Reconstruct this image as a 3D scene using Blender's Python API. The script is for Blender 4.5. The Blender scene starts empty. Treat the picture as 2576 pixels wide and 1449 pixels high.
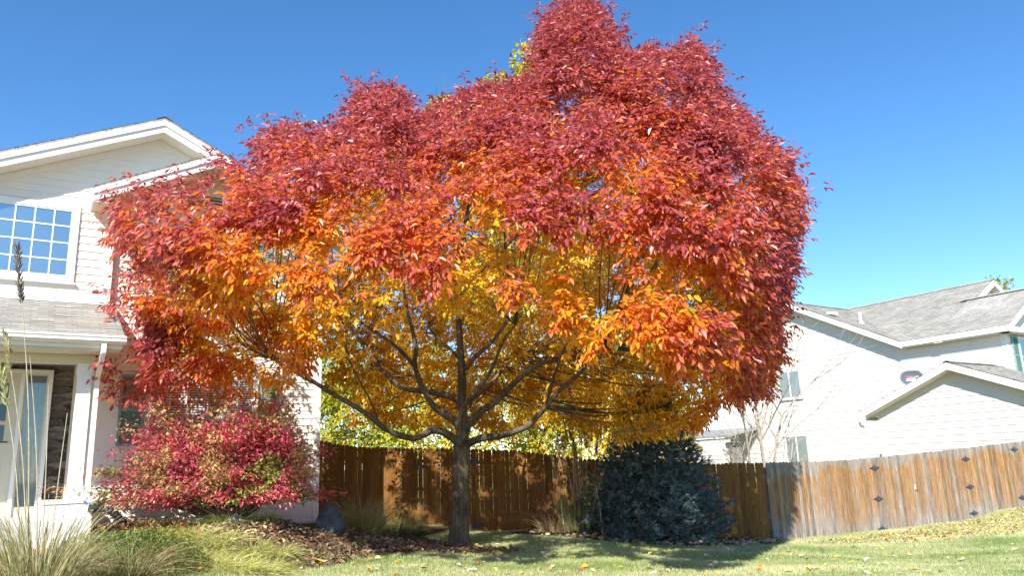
import bpy, math, random
import numpy as np
from mathutils import Vector, Matrix, noise as mnoise

rng = np.random.default_rng(7)
random.seed(7)
scene = bpy.context.scene
COL = scene.collection
R = math.radians

# ------------------------------------------------------------------ camera
FPX, CX, CY = 1907.43, 1288.0, 724.5          # focal length and centre in 2576 px wide picture units
EYE = 1.55
XC = np.array([0.99933398, 0.03649099, 0.0])
YC = np.array([0.00824691, -0.22584796, 0.97412765])
ZC = np.array([-0.03554688, 0.97347887, 0.22599848])
# XC,YC,ZC: world axes written in (right, up, forward) camera coordinates
cam_d = bpy.data.cameras.new('camera')
cam = bpy.data.objects.new('camera', cam_d)
COL.objects.link(cam)
rot = Matrix(((XC[0], XC[1], -XC[2]), (YC[0], YC[1], -YC[2]), (ZC[0], ZC[1], -ZC[2])))
cam.matrix_world = Matrix.Translation((0, 0, EYE)) @ rot.to_4x4()
cam_d.sensor_width = 36.0
cam_d.sensor_fit = 'HORIZONTAL'
cam_d.lens = FPX / 2576.0 * 36.0
cam_d.clip_start = 0.1
cam_d.clip_end = 3000
scene.camera = cam

def ray(u, v):
    d = np.array([u - CX, -(v - CY), FPX])
    return np.array([d @ XC, d @ YC, d @ ZC])
def at(u, v, Y):
    r = ray(u, v)
    return np.array([0, 0, EYE]) + r * (Y / r[1])
def hit(u, v, p, n):
    r = ray(u, v); o = np.array([0, 0, EYE])
    return o + r * (((np.array(p) - o) @ n) / (r @ n))
def project(P):
    q = np.asarray(P) - np.array([0, 0, EYE])
    c = q[..., 0:1] * XC + q[..., 1:2] * YC + q[..., 2:3] * ZC
    return CX + FPX * c[..., 0] / c[..., 2], CY - FPX * c[..., 1] / c[..., 2]

# ------------------------------------------------------------------ light
SUN_AZ, SUN_EL = 193.0, 37.5
w = bpy.data.worlds.new('World'); scene.world = w; w.use_nodes = True
nt = w.node_tree; nt.nodes.clear()
sky = nt.nodes.new('ShaderNodeTexSky'); sky.sky_type = 'NISHITA'; sky.sun_disc = False
sky.sun_elevation = R(SUN_EL); sky.sun_rotation = R(SUN_AZ)
sky.altitude = 1600; sky.air_density = 1.0; sky.dust_density = 0.1; sky.ozone_density = 2.0
bg = nt.nodes.new('ShaderNodeBackground'); bg.inputs['Strength'].default_value = 0.15
wo = nt.nodes.new('ShaderNodeOutputWorld')
hs = nt.nodes.new('ShaderNodeHueSaturation'); hs.inputs['Saturation'].default_value = 1.25; hs.inputs['Value'].default_value = .87
nt.links.new(sky.outputs[0], hs.inputs['Color']); nt.links.new(hs.outputs[0], bg.inputs[0]); nt.links.new(bg.outputs[0], wo.inputs[0])
sd = bpy.data.lights.new('sun', 'SUN'); sd.energy = 4.6; sd.angle = R(0.53); sd.color = (1.0, 0.95, 0.87)
so = bpy.data.objects.new('sun', sd); COL.objects.link(so)
tosun = Vector((math.sin(R(SUN_AZ)) * math.cos(R(SUN_EL)), math.cos(R(SUN_AZ)) * math.cos(R(SUN_EL)), math.sin(R(SUN_EL))))
so.rotation_euler = tosun.to_track_quat('Z', 'Y').to_euler()
TS = np.array(tosun)
scene.view_settings.view_transform = 'Standard'; scene.view_settings.look = 'None'
scene.view_settings.gamma = 1.0; scene.view_settings.use_curve_mapping = False
scene.view_settings.exposure = 0.95
scene.cycles.max_bounces = 16; scene.cycles.transparent_max_bounces = 8
scene.cycles.diffuse_bounces = 12; scene.cycles.transmission_bounces = 12
scene.cycles.use_denoising = True; scene.cycles.denoiser = 'OPENIMAGEDENOISE'; scene.cycles.denoising_input_passes = 'RGB_ALBEDO_NORMAL'; scene.cycles.denoising_prefilter = 'ACCURATE'; scene.cycles.sample_clamp_indirect = 6.0

# ------------------------------------------------------------------ helpers
def norm(a):
    return a / np.maximum(np.linalg.norm(a, axis=-1, keepdims=True), 1e-9)

def tag(o, label=None, cat=None, group=None, kind=None):
    if label: o['label'] = label
    if cat: o['category'] = cat
    if group: o['group'] = group
    if kind: o['kind'] = kind
    return o
def empty(name, loc=(0, 0, 0)):
    o = bpy.data.objects.new(name, None); o.location = tuple(float(c) for c in loc); COL.objects.link(o)
    o.empty_display_size = 0.2
    return o
def link(name, me, m, parent=None):
    me.name = name
    if m is not None and len(me.materials) == 0: me.materials.append(m)
    o = bpy.data.objects.new(name, me); COL.objects.link(o)
    if parent is not None:
        o.parent = parent
        o.matrix_parent_inverse = Matrix.Translation(-Vector(world_loc(parent)))
    return o
def world_loc(o):
    # parts are built in world space: a mesh parent sits at the world origin, an Empty at its own base
    return Vector(o.location) if o.type == 'EMPTY' else Vector((0, 0, 0))

def mesh_np(verts, faces_flat, sizes, col=None, uvw=None, smooth=False):
    me = bpy.data.meshes.new('mesh')
    verts = np.asarray(verts, dtype=np.float32)
    nv = len(verts); sizes = np.asarray(sizes, dtype=np.int32); nl = int(sizes.sum())
    me.vertices.add(nv); me.vertices.foreach_set('co', verts.ravel())
    me.loops.add(nl); me.loops.foreach_set('vertex_index', np.asarray(faces_flat, dtype=np.int32))
    me.polygons.add(len(sizes))
    starts = np.zeros(len(sizes), dtype=np.int32); starts[1:] = np.cumsum(sizes)[:-1]
    me.polygons.foreach_set('loop_start', starts); me.polygons.foreach_set('loop_total', sizes)
    me.polygons.foreach_set('use_smooth', np.full(len(sizes), bool(smooth)))
    if col is not None:
        a = me.attributes.new('Col', 'FLOAT_COLOR', 'POINT')
        c = np.ones((nv, 4), dtype=np.float32); c[:, :3] = col
        a.data.foreach_set('color', c.ravel())
    if uvw is not None:
        a = me.attributes.new('uvw', 'FLOAT_VECTOR', 'POINT')
        a.data.foreach_set('vector', np.asarray(uvw, dtype=np.float32).ravel())
    me.update(calc_edges=True); me.validate(verbose=False)
    return me

class MB:
    def __init__(s): s.v = []; s.f = []; s.c = []; s.t = []
    def add(s, verts, faces, col=(1, 1, 1), uvw=None):
        b = len(s.v)
        for i, p in enumerate(verts):
            s.v.append(tuple(float(q) for q in p)); s.c.append(col)
            s.t.append(uvw[i] if uvw is not None else (float(p[0]), float(p[1]), float(p[2])))
        for f in faces: s.f.append([b + i for i in f])
    def box(s, T, a0, a1, b0, b1, z0, z1, col=(1, 1, 1)):
        P = [(a0, b0, z0), (a1, b0, z0), (a1, b1, z0), (a0, b1, z0), (a0, b0, z1), (a1, b0, z1), (a1, b1, z1), (a0, b1, z1)]
        s.add([T(*p) for p in P], [(3, 2, 1, 0), (4, 5, 6, 7), (0, 1, 5, 4), (1, 2, 6, 5), (2, 3, 7, 6), (3, 0, 4, 7)], col, P)
    def prism(s, poly, off, col=(1, 1, 1)):
        """poly: list of 3D points, off: 3D extrusion vector"""
        n = len(poly); P = [np.array(p, float) for p in poly]; off = np.array(off, float)
        V = P + [p + off for p in P]
        F = [tuple(range(n))[::-1], tuple(range(n, 2 * n))] + [(i, (i + 1) % n, n + (i + 1) % n, n + i) for i in range(n)]
        s.add(V, F, col)
    def tube(s, pts, rad, sides=8, col=(1, 1, 1), caps=True):
        pts = [np.array(p, float) for p in pts]; n = len(pts)
        if not hasattr(rad, '__len__'): rad = [rad] * n
        ref = np.array([0.31, 0.17, 0.93]); V = []; U = []; acc = 0
        for i in range(n):
            t = pts[min(i + 1, n - 1)] - pts[max(i - 1, 0)]; t = t / max(np.linalg.norm(t), 1e-9)
            if i == 0:
                a = np.cross(t, ref if abs(t @ ref) < .95 else np.array([1., 0, 0]))
            else:
                a = a - t * (a @ t)
            a = a / max(np.linalg.norm(a), 1e-9); b = np.cross(t, a)
            if i: acc += np.linalg.norm(pts[i] - pts[i - 1])
            for k in range(sides):
                q = 2 * math.pi * k / sides
                V.append(pts[i] + (a * math.cos(q) + b * math.sin(q)) * rad[i]); U.append((k / sides, acc, 0))
        F = []
        for i in range(n - 1):
            for k in range(sides):
                F.append((i * sides + k, i * sides + (k + 1) % sides, (i + 1) * sides + (k + 1) % sides, (i + 1) * sides + k))
        if caps:
            F.append(tuple(range(sides))[::-1]); F.append(tuple((n - 1) * sides + k for k in range(sides)))
        s.add(V, F, col)
    def build(s, name, m, parent=None, smooth=False):
        flat = [i for f in s.f for i in f]; sz = [len(f) for f in s.f]
        return link(name, mesh_np(s.v, flat, sz, np.array(s.c, dtype=np.float32), np.array(s.t, dtype=np.float32), smooth), m, parent)

def smooth_path(pts, sub=4):
    P = [np.array(p, float) for p in pts]; out = []
    for i in range(len(P) - 1):
        p0 = P[max(i - 1, 0)]; p1 = P[i]; p2 = P[i + 1]; p3 = P[min(i + 2, len(P) - 1)]
        for k in range(sub):
            t = k / sub
            out.append(.5 * (2 * p1 + (p2 - p0) * t + (2 * p0 - 5 * p1 + 4 * p2 - p3) * t * t + (3 * p1 - p0 - 3 * p2 + p3) * t ** 3))
    out.append(P[-1]); return out

# ------------------------------------------------------------------ materials
def new_mat(name):
    m = bpy.data.materials.new(name); m.use_nodes = True
    n = m.node_tree; n.nodes.clear()
    o = n.nodes.new('ShaderNodeOutputMaterial'); b = n.nodes.new('ShaderNodeBsdfPrincipled')
    n.links.new(b.outputs[0], o.inputs[0])
    return m, n, b, o
def N(n, t, **kw):
    q = n.nodes.new(t)
    for k, v in kw.items():
        if k.startswith('i_'): q.inputs[k[2:].replace('_', ' ')].default_value = v
        else: setattr(q, k, v)
    return q
def ramp(n, stops):
    q = n.nodes.new('ShaderNodeValToRGB'); e = q.color_ramp.elements
    while len(e) < len(stops): e.new(0.5)
    for k, (p, c) in enumerate(stops):
        e[k].position = p; e[k].color = (*c, 1) if len(c) == 3 else c
    return q
def mixc(n, a, b, fac, mode='MIX'):
    q = n.nodes.new('ShaderNodeMix'); q.data_type = 'RGBA'; q.blend_type = mode
    for sock, val in ((q.inputs[0], fac), (q.inputs[6], a), (q.inputs[7], b)):
        if hasattr(val, 'is_linked'): n.links.new(val, sock)
        elif isinstance(val, (tuple, list)): sock.default_value = (*val, 1) if len(val) == 3 else val
        else: sock.default_value = val
    return q.outputs[2]
def simple(name, color, rough=.6, noise=.12, scale=6.0, bump=0.0, bscale=40.0, spec=.4, metallic=0.0, usecol=False):
    m, n, b, o = new_mat(name)
    tc = N(n, 'ShaderNodeTexCoord')
    nz = N(n, 'ShaderNodeTexNoise'); nz.inputs['Scale'].default_value = scale; nz.inputs['Detail'].default_value = 5
    n.links.new(tc.outputs['Object'], nz.inputs['Vector'])
    lo = tuple(c * (1 - noise) for c in color); hi = tuple(min(c * (1 + noise), 1) for c in color)
    r = ramp(n, [(.3, lo), (.7, hi)]); n.links.new(nz.outputs[0], r.inputs[0])
    out = r.outputs[0]
    if usecol:
        at_ = N(n, 'ShaderNodeAttribute', attribute_name='Col')
        out = mixc(n, out, at_.outputs[0], 1.0, 'MULTIPLY')
    n.links.new(out, b.inputs['Base Color'])
    b.inputs['Roughness'].default_value = rough; b.inputs['Specular IOR Level'].default_value = spec
    b.inputs['Metallic'].default_value = metallic
    if bump:
        n2 = N(n, 'ShaderNodeTexNoise'); n2.inputs['Scale'].default_value = bscale; n2.inputs['Detail'].default_value = 6
        n.links.new(tc.outputs['Object'], n2.inputs['Vector'])
        bp = N(n, 'ShaderNodeBump'); bp.inputs['Strength'].default_value = bump; bp.inputs['Distance'].default_value = .02
        n.links.new(n2.outputs[0], bp.inputs['Height']); n.links.new(bp.outputs[0], b.inputs['Normal'])
    return m
def leaf_mat(name, trans=.3, rough=.45, spec=.4, tint=(1, 1, 1)):
    m, n, b, o = new_mat(name)
    a = N(n, 'ShaderNodeAttribute', attribute_name='Col')
    n.links.new(a.outputs[0], b.inputs['Base Color'])
    b.inputs['Roughness'].default_value = rough; b.inputs['Specular IOR Level'].default_value = spec
    t = N(n, 'ShaderNodeBsdfTranslucent')
    n.links.new(mixc(n, a.outputs[0], tint, 1.0, 'MULTIPLY'), t.inputs[0])
    mx = N(n, 'ShaderNodeMixShader'); mx.inputs[0].default_value = trans
    n.links.new(b.outputs[0], mx.inputs[1]); n.links.new(t.outputs[0], mx.inputs[2]); n.links.new(mx.outputs[0], o.inputs[0])
    return m
M = {}
M['leaf'] = leaf_mat('ash leaves', .50, .36, .65, (1.06, 1.04, .95))
M['bgleaf'] = leaf_mat('background leaves', .4, .5, .3)
M['bushleaf'] = leaf_mat('burning bush leaves', .3, .5, .3)
M['blade'] = leaf_mat('grass blades', .3, .55, .25)
M['needle'] = leaf_mat('spruce needles', .08, .6, .3)
M['litter'] = leaf_mat('dry leaves', .2, .6, .25)
M['siding'] = simple('pale lap siding paint', (.74, .715, .65), .55, .03, 3.0)
M['trim'] = simple('white trim paint', (.80, .79, .76), .45, .025, 2.0)
M['white'] = simple('white gutter paint', (.82, .82, .82), .35, .02, 3.0)
M['soffit'] = simple('soffit paint', (.66, .60, .48), .6, .04, 2.0)
M['shutter'] = simple('teal shutter paint', (.20, .33, .31), .5, .06, 8.0)
M['door'] = simple('cream door paint', (.60, .55, .43), .45, .04, 4.0)
M['concrete'] = simple('porch concrete', (.55, .53, .50), .8, .1, 6.0, .2, 40)
M['drain'] = simple('black corrugated plastic', (.018, .02, .024), .35, .1, 8.0, spec=.5)
M['plate'] = simple('dark iron plate', (.065, .078, .10), .5, .15, 30, metallic=.2)
M['dark'] = simple('dark vent interior', (.05, .05, .05), .8)
M['vent'] = simple('galvanised vent', (.62, .60, .55), .5, .1, 8)
M['curtain'] = simple('blue grey curtain', (.34, .43, .47), .9, .1, 12)
M['blind'] = simple('white window blind', (.6, .62, .64), .7, .05, 3)
M['stone_pillar'] = simple('grey ledge stone', (.22, .20, .18), .85, .35, 9, .5, 20)
M['rock'] = simple('grey boulder', (.17, .17, .18), .85, .4, 5, .7, 14)
M['darkrock'] = simple('dark slate boulder', (.075, .08, .095), .8, .4, 4, .6, 12)
M['palerock'] = simple('pale granite', (.34, .32, .30), .9, .6, 9, 1.0, 16)
M['dish'] = simple('grey dish enamel', (.10, .115, .14), .4, .05, 5)
M['dishwhite'] = simple('white lnb plastic', (.8, .8, .8), .4, .02, 5)
M['red'] = simple('red logo paint', (.75, .02, .10), .5, .02, 5)
M['barebark'] = simple('pale bare bark', (.36, .31, .26), .8, .3, 9, .3, 40)
M['stem'] = simple('woody stem', (.16, .11, .07), .8, .3, 12)
M['palestem'] = simple('pale dry stem', (.42, .36, .24), .8, .25, 12)
M['pebble'] = simple('river pebble', (.32, .28, .26), .7, .25, 4, .2, 30, usecol=True)
M['yellowtag'] = simple('yellow plant stake', (.75, .42, .02), .4)
M['metalroofedge'] = simple('grey roof edge', (.30, .29, .27), .7, .2, 6)

def glass_reflect(name, base, rough=.06, metallic=.85):
    m, n, b, o = new_mat(name)
    tc = N(n, 'ShaderNodeTexCoord'); nz = N(n, 'ShaderNodeTexNoise'); nz.inputs['Scale'].default_value = 1.3
    n.links.new(tc.outputs['Object'], nz.inputs['Vector'])
    r = ramp(n, [(.2, tuple(c * .9 for c in base)), (.8, tuple(c * 1.1 for c in base))]); n.links.new(nz.outputs[0], r.inputs[0])
    n.links.new(r.outputs[0], b.inputs['Base Color'])
    b.inputs['Roughness'].default_value = rough; b.inputs['Metallic'].default_value = metallic
    return m
M['skyglass'] = glass_reflect('sky tinted window glass', (.30, .42, .50), .32, 1.0)  # blue of the reflected sky is put into the tint
M['darkglass'] = glass_reflect('dark window glass', (.06, .07, .08), .08, .5)
M['greyglass'] = glass_reflect('grey green window glass', (.34, .40, .38), .2, .5)  # grey green reflection put into the base colour
def clear_glass():
    m, n, b, o = new_mat('clear pane')
    tr = N(n, 'ShaderNodeBsdfTransparent'); gl = N(n, 'ShaderNodeBsdfGlossy'); gl.inputs['Roughness'].default_value = .03
    fr = N(n, 'ShaderNodeFresnel'); fr.inputs[0].default_value = 1.7
    mx = N(n, 'ShaderNodeMixShader')
    n.links.new(fr.outputs[0], mx.inputs[0]); n.links.new(tr.outputs[0], mx.inputs[1]); n.links.new(gl.outputs[0], mx.inputs[2])
    n.links.new(mx.outputs[0], o.inputs[0]); return m
M['clear'] = clear_glass()

def shingle_mat():
    m, n, b, o = new_mat('asphalt shingles')
    a = N(n, 'ShaderNodeAttribute', attribute_name='uvw')
    br = N(n, 'ShaderNodeTexBrick'); br.offset = .37; br.squash = 1.0
    br.inputs['Color1'].default_value = (.43, .415, .375, 1); br.inputs['Color2'].default_value = (.31, .295, .265, 1)
    br.inputs['Mortar'].default_value = (.22, .21, .19, 1); br.inputs['Scale'].default_value = 1.0
    br.inputs['Mortar Size'].default_value = .004; br.inputs['Brick Width'].default_value = .24; br.inputs['Row Height'].default_value = .14
    br.inputs['Bias'].default_value = -.1
    n.links.new(a.outputs['Vector'], br.inputs['Vector'])
    nz = N(n, 'ShaderNodeTexNoise'); nz.inputs['Scale'].default_value = 90; nz.inputs['Detail'].default_value = 3
    n.links.new(a.outputs['Vector'], nz.inputs['Vector'])
    r = ramp(n, [(.3, (.7, .7, .7)), (.7, (1.15, 1.15, 1.15))]); n.links.new(nz.outputs[0], r.inputs[0])
    n3 = N(n, 'ShaderNodeTexNoise'); n3.inputs['Scale'].default_value = 1.2; n.links.new(a.outputs['Vector'], n3.inputs['Vector'])
    r3 = ramp(n, [(.3, (.88, .88, .88)), (.7, (1.1, 1.08, 1.05))]); n.links.new(n3.outputs[0], r3.inputs[0])
    c = mixc(n, br.outputs[0], r.outputs[0], 1.0, 'MULTIPLY'); c = mixc(n, c, r3.outputs[0], 1.0, 'MULTIPLY')
    n.links.new(c, b.inputs['Base Color']); b.inputs['Roughness'].default_value = .9; b.inputs['Specular IOR Level'].default_value = .2
    return m
M['shingle'] = shingle_mat()
def stone_mat():
    m, n, b, o = new_mat('dark stacked stone')
    a = N(n, 'ShaderNodeAttribute', attribute_name='uvw')
    mp = N(n, 'ShaderNodeMapping'); n.links.new(a.outputs['Vector'], mp.inputs[0]); mp.inputs['Scale'].default_value = (3.2, 1, 8.5)
    vo = N(n, 'ShaderNodeTexVoronoi'); vo.inputs['Scale'].default_value = 1.0; n.links.new(mp.outputs[0], vo.inputs['Vector'])
    nz = N(n, 'ShaderNodeTexNoise'); nz.inputs['Scale'].default_value = 14; nz.inputs['Detail'].default_value = 6; n.links.new(a.outputs['Vector'], nz.inputs['Vector'])
    r = ramp(n, [(.2, (.055, .042, .032)), (.5, (.12, .092, .07)), (.8, (.20, .165, .13))])
    sp = N(n, 'ShaderNodeSeparateColor'); n.links.new(vo.outputs['Color'], sp.inputs[0]); n.links.new(sp.outputs[0], r.inputs[0])
    r2 = ramp(n, [(.3, (.6, .6, .6)), (.7, (1.2, 1.2, 1.2))]); n.links.new(nz.outputs[0], r2.inputs[0])
    n.links.new(mixc(n, r.outputs[0], r2.outputs[0], 1.0, 'MULTIPLY'), b.inputs['Base Color'])
    v2 = N(n, 'ShaderNodeTexVoronoi'); v2.feature = 'DISTANCE_TO_EDGE'; n.links.new(mp.outputs[0], v2.inputs['Vector'])
    v2.inputs['Scale'].default_value = 1.0
    r4 = ramp(n, [(.0, (0, 0, 0)), (.12, (1, 1, 1))]); n.links.new(v2.outputs[0], r4.inputs[0])
    bp = N(n, 'ShaderNodeBump'); bp.inputs['Strength'].default_value = .9; bp.inputs['Distance'].default_value = .04
    n.links.new(mixc(n, r4.outputs[0], nz.outputs[0], .35), bp.inputs['Height']); n.links.new(bp.outputs[0], b.inputs['Normal'])
    b.inputs['Roughness'].default_value = .85
    return m
M['stone'] = stone_mat()
def bark_mat(name, dark, light, vs=1.0):
    m, n, b, o = new_mat(name)
    tc = N(n, 'ShaderNodeTexCoord'); mp = N(n, 'ShaderNodeMapping'); mp.inputs['Scale'].default_value = (26 * vs, 26 * vs, 5 * vs)
    n.links.new(tc.outputs['Object'], mp.inputs[0])
    nz = N(n, 'ShaderNodeTexNoise'); nz.inputs['Scale'].default_value = 1.0; nz.inputs['Detail'].default_value = 8; nz.inputs['Roughness'].default_value = .65
    n.links.new(mp.outputs[0], nz.inputs['Vector'])
    n2 = N(n, 'ShaderNodeTexNoise'); n2.inputs['Scale'].default_value = 2.2; n.links.new(tc.outputs['Object'], n2.inputs['Vector'])
    r = ramp(n, [(.32, dark), (.68, light)]); n.links.new(nz.outputs[0], r.inputs[0])
    r2 = ramp(n, [(.35, (.7, .68, .66)), (.7, (1.25, 1.22, 1.18))]); n.links.new(n2.outputs[0], r2.inputs[0])
    n.links.new(mixc(n, r.outputs[0], r2.outputs[0], 1.0, 'MULTIPLY'), b.inputs['Base Color'])
    bp = N(n, 'ShaderNodeBump'); bp.inputs['Strength'].default_value = .8; bp.inputs['Distance'].default_value = .03
    n.links.new(nz.outputs[0], bp.inputs['Height']); n.links.new(bp.outputs[0], b.inputs['Normal'])
    b.inputs['Roughness'].default_value = .85; b.inputs['Specular IOR Level'].default_value = .25
    return m
M['bark'] = bark_mat('ash bark', (.06, .044, .030), (.24, .185, .13))
M['limb'] = bark_mat('limb bark', (.075, .06, .046), (.20, .165, .125), .7)
def wood_mat(name, weathered):
    m, n, b, o = new_mat(name)
    a = N(n, 'ShaderNodeAttribute', attribute_name='uvw')      # x along fence, y height above the ground, z board number
    c = N(n, 'ShaderNodeAttribute', attribute_name='Col')
    mp = N(n, 'ShaderNodeMapping'); mp.inputs['Scale'].default_value = (60, 2.2, 7.3); n.links.new(a.outputs['Vector'], mp.inputs[0])
    g = N(n, 'ShaderNodeTexNoise'); g.inputs['Scale'].default_value = 1.0; g.inputs['Detail'].default_value = 6; g.inputs['Roughness'].default_value = .6
    n.links.new(mp.outputs[0], g.inputs['Vector'])
    mp2 = N(n, 'ShaderNodeMapping'); mp2.inputs['Scale'].default_value = (9, 7, 3.1); n.links.new(a.outputs['Vector'], mp2.inputs[0])
    k = N(n, 'ShaderNodeTexVoronoi'); k.inputs['Scale'].default_value = 1.0; n.links.new(mp2.outputs[0], k.inputs['Vector'])
    kr = ramp(n, [(.05, (.25, .18, .12)), (.16, (1, 1, 1))]); n.links.new(k.outputs['Distance'], kr.inputs[0])
    if not weathered:
        r = ramp(n, [(.25, (.115, .05, .014)), (.5, (.23, .108, .03)), (.8, (.40, .205, .065))]); n.links.new(g.outputs[0], r.inputs[0])
        col = mixc(n, r.outputs[0], c.outputs[0], 1.0, 'MULTIPLY')
    else:
        r = ramp(n, [(.25, (.11, .055, .02)), (.42, (.33, .145, .04)), (.58, (.47, .27, .11)), (.8, (.66, .50, .30))]); n.links.new(g.outputs[0], r.inputs[0])
        rg = ramp(n, [(.25, (.15, .12, .095)), (.5, (.34, .29, .235)), (.8, (.72, .69, .65))]); n.links.new(g.outputs[0], rg.inputs[0])
        # grey weathering: near top and bottom edges and in patches, follows height on the board
        sx = N(n, 'ShaderNodeSeparateXYZ'); n.links.new(a.outputs['Vector'], sx.inputs[0])
        hr = ramp(n, [(0, (1, 1, 1)), (.12, (.92, .92, .92)), (.36, (.25, .25, .25)), (.85, (.05, .05, .05)), (.955, (.75, .75, .75)), (1, (1, 1, 1))])
        hm = N(n, 'ShaderNodeMath', operation='DIVIDE'); hm.inputs[1].default_value = 1.86; n.links.new(sx.outputs[1], hm.inputs[0])
        mp3 = N(n, 'ShaderNodeMapping'); mp3.inputs['Scale'].default_value = (.75, .9, .03); n.links.new(a.outputs['Vector'], mp3.inputs[0])
        pn = N(n, 'ShaderNodeTexNoise'); pn.inputs['Scale'].default_value = 1.0; pn.inputs['Detail'].default_value = 3; n.links.new(mp3.outputs[0], pn.inputs['Vector'])
        ps = N(n, 'ShaderNodeMath', operation='MULTIPLY_ADD'); ps.inputs[1].default_value = .75; ps.inputs[2].default_value = -.37; n.links.new(pn.outputs[0], ps.inputs[0])
        ad = N(n, 'ShaderNodeMath', operation='ADD'); n.links.new(hm.outputs[0], ad.inputs[0]); n.links.new(ps.outputs[0], ad.inputs[1]); ad.use_clamp = True
        sc = N(n, 'ShaderNodeMath', operation='MULTIPLY_ADD'); sc.inputs[1].default_value = -1.0; sc.inputs[2].default_value = 1.0
        n.links.new(ad.outputs[0], hr.inputs[0])
        boardg = N(n, 'ShaderNodeSeparateColor'); n.links.new(c.outputs[0], boardg.inputs[0])
        mxg = N(n, 'ShaderNodeMath', operation='ADD'); mxg.use_clamp = True
        n.links.new(hr.outputs[0], mxg.inputs[0]); n.links.new(boardg.outputs[1], mxg.inputs[1])
        col = mixc(n, r.outputs[0], rg.outputs[0], mxg.outputs[0])
        br = mixc(n, (0, 0, 0), (1, 1, 1), boardg.outputs[0]); col = mixc(n, col, br, 1.0, 'MULTIPLY')
    col = mixc(n, col, kr.outputs[0], .8, 'MULTIPLY')
    n.links.new(col, b.inputs['Base Color'])
    bp = N(n, 'ShaderNodeBump'); bp.inputs['Strength'].default_value = .5; bp.inputs['Distance'].default_value = .01
    n.links.new(g.outputs[0], bp.inputs['Height']); n.links.new(bp.outputs[0], b.inputs['Normal'])
    b.inputs['Roughness'].default_value = .8; b.inputs['Specular IOR Level'].default_value = .2
    return m
M['stain'] = wood_mat('stained fence wood', False)
M['weather'] = wood_mat('weathered fence wood', True)
def ground_mat(name, stops, scale=3.0, fine=60):
    m, n, b, o = new_mat(name)
    tc = N(n, 'ShaderNodeTexCoord')
    nz = N(n, 'ShaderNodeTexNoise'); nz.inputs['Scale'].default_value = scale; nz.inputs['Detail'].default_value = 8; nz.inputs['Roughness'].default_value = .7
    n.links.new(tc.outputs['Object'], nz.inputs['Vector'])
    n2 = N(n, 'ShaderNodeTexNoise'); n2.inputs['Scale'].default_value = fine; n2.inputs['Detail'].default_value = 4; n.links.new(tc.outputs['Object'], n2.inputs['Vector'])
    r = ramp(n, stops); n.links.new(mixc(n, nz.outputs[0], n2.outputs[0], .5), r.inputs[0])
    n.links.new(r.outputs[0], b.inputs['Base Color']); b.inputs['Roughness'].default_value = .95; b.inputs['Specular IOR Level'].default_value = .1
    bp = N(n, 'ShaderNodeBump'); bp.inputs['Strength'].default_value = .8; bp.inputs['Distance'].default_value = .03
    n.links.new(n2.outputs[0], bp.inputs['Height']); n.links.new(bp.outputs[0], b.inputs['Normal'])
    return m
M['lawn'] = ground_mat('lawn soil and thatch', [(.3, (.14, .16, .06)), (.5, (.25, .26, .11)), (.7, (.42, .39, .21))], .6, 50)
M['mulch'] = ground_mat('bark mulch', [(.3, (.035, .022, .014)), (.55, (.12, .075, .045)), (.75, (.26, .19, .12))], 6, 45)

# ------------------------------------------------------------------ ground
az = R(57.3)
DV = np.array([math.sin(az), math.cos(az), 0.0]); NV = np.array([math.cos(az), -math.sin(az), 0.0])
HC = np.array([-3.99743, 15.5, 0.0])
def TH(a, b, z): return HC + DV * a + NV * b + np.array([0, 0, z])       # left house frame: a along the front, b out of it
ctrl = np.array([(-4.0, 15.6, .52), (-5.2, 14.9, .58), (-4.75, 12.95, .76), (-5.4, 13.9, .68), (-6.6, 13.7, .74), (-8.5, 12.4, .85), (-6.0, 12.2, .46), (-5.0, 11.0, .26), (-7.0, 11.0, .5), (-3.0, 11.5, .12),
                 (-1.2, 15.5, 0), (0, 17.8, .0), (-4.5, 18.5, .36), (-3.3, 18.6, .2), (-2.4, 16.4, .12), (-3.9, 16.6, .36), (1.5, 18.7, -.12), (4.9, 18.9, -.36), (6.1, 18.9, -.46), (9.06, 20.2, -.45),
                 (14.4, 22.8, -.2), (12, 20.5, -.42), (15.5, 20, -.2), (0, 14, -.02), (0, 10.5, -.04), (4, 10.5, -.15), (4, 15, -.25), (8, 15, -.42), (8, 11, -.28), (12, 14, -.38), (0, 5, 0), (0, 0, 0), (-5, 5, .25), (6, 5, -.1), (-8, 8, .5), (14, 8, -.2),
                 (-8, 20, .5), (0, 26, -.2), (10, 27, -.35), (20, 30, -.3), (-12, 30, .1), (25, 15, -.2), (-20, 10, .8), (0, 45, -.2), (40, 45, -.2), (-30, 45, .2)])
def gz(x, y):
    x = np.asarray(x, float); y = np.asarray(y, float)
    d2 = (x[..., None] - ctrl[:, 0]) ** 2 + (y[..., None] - ctrl[:, 1]) ** 2
    wgt = 1.0 / (d2 + .35) ** 2
    return (wgt * ctrl[:, 2]).sum(-1) / wgt.sum(-1)
def gxyz(x, y, dz=0): return np.array([x, y, float(gz(x, y)) + dz])
def onground(u, v):
    z = 0.0
    for _ in range(25):
        r = ray(u, v); o = np.array([0, 0, EYE]); p = o + r * ((z - EYE) / r[2]); z = .5 * z + .5 * float(gz(p[0], p[1]))
    return p[:2]
def axis_coords(near, far_lo, far_hi, step):
    mid = list(np.arange(near[0], near[1] + 1e-6, step))
    lo = [near[0] - (2 ** k) * step for k in range(1, 15) if near[0] - (2 ** k) * step > far_lo] + [far_lo]
    hi = [near[1] + (2 ** k) * step for k in range(1, 15) if near[1] + (2 ** k) * step < far_hi] + [far_hi]
    return np.array(sorted(lo) + mid + sorted(hi))
gx = axis_coords((-14, 22), -1500, 1500, .35); gy = axis_coords((-4, 34), -600, 2200, .35)
GX, GY = np.meshgrid(gx, gy); GZ = gz(GX, GY)
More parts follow.
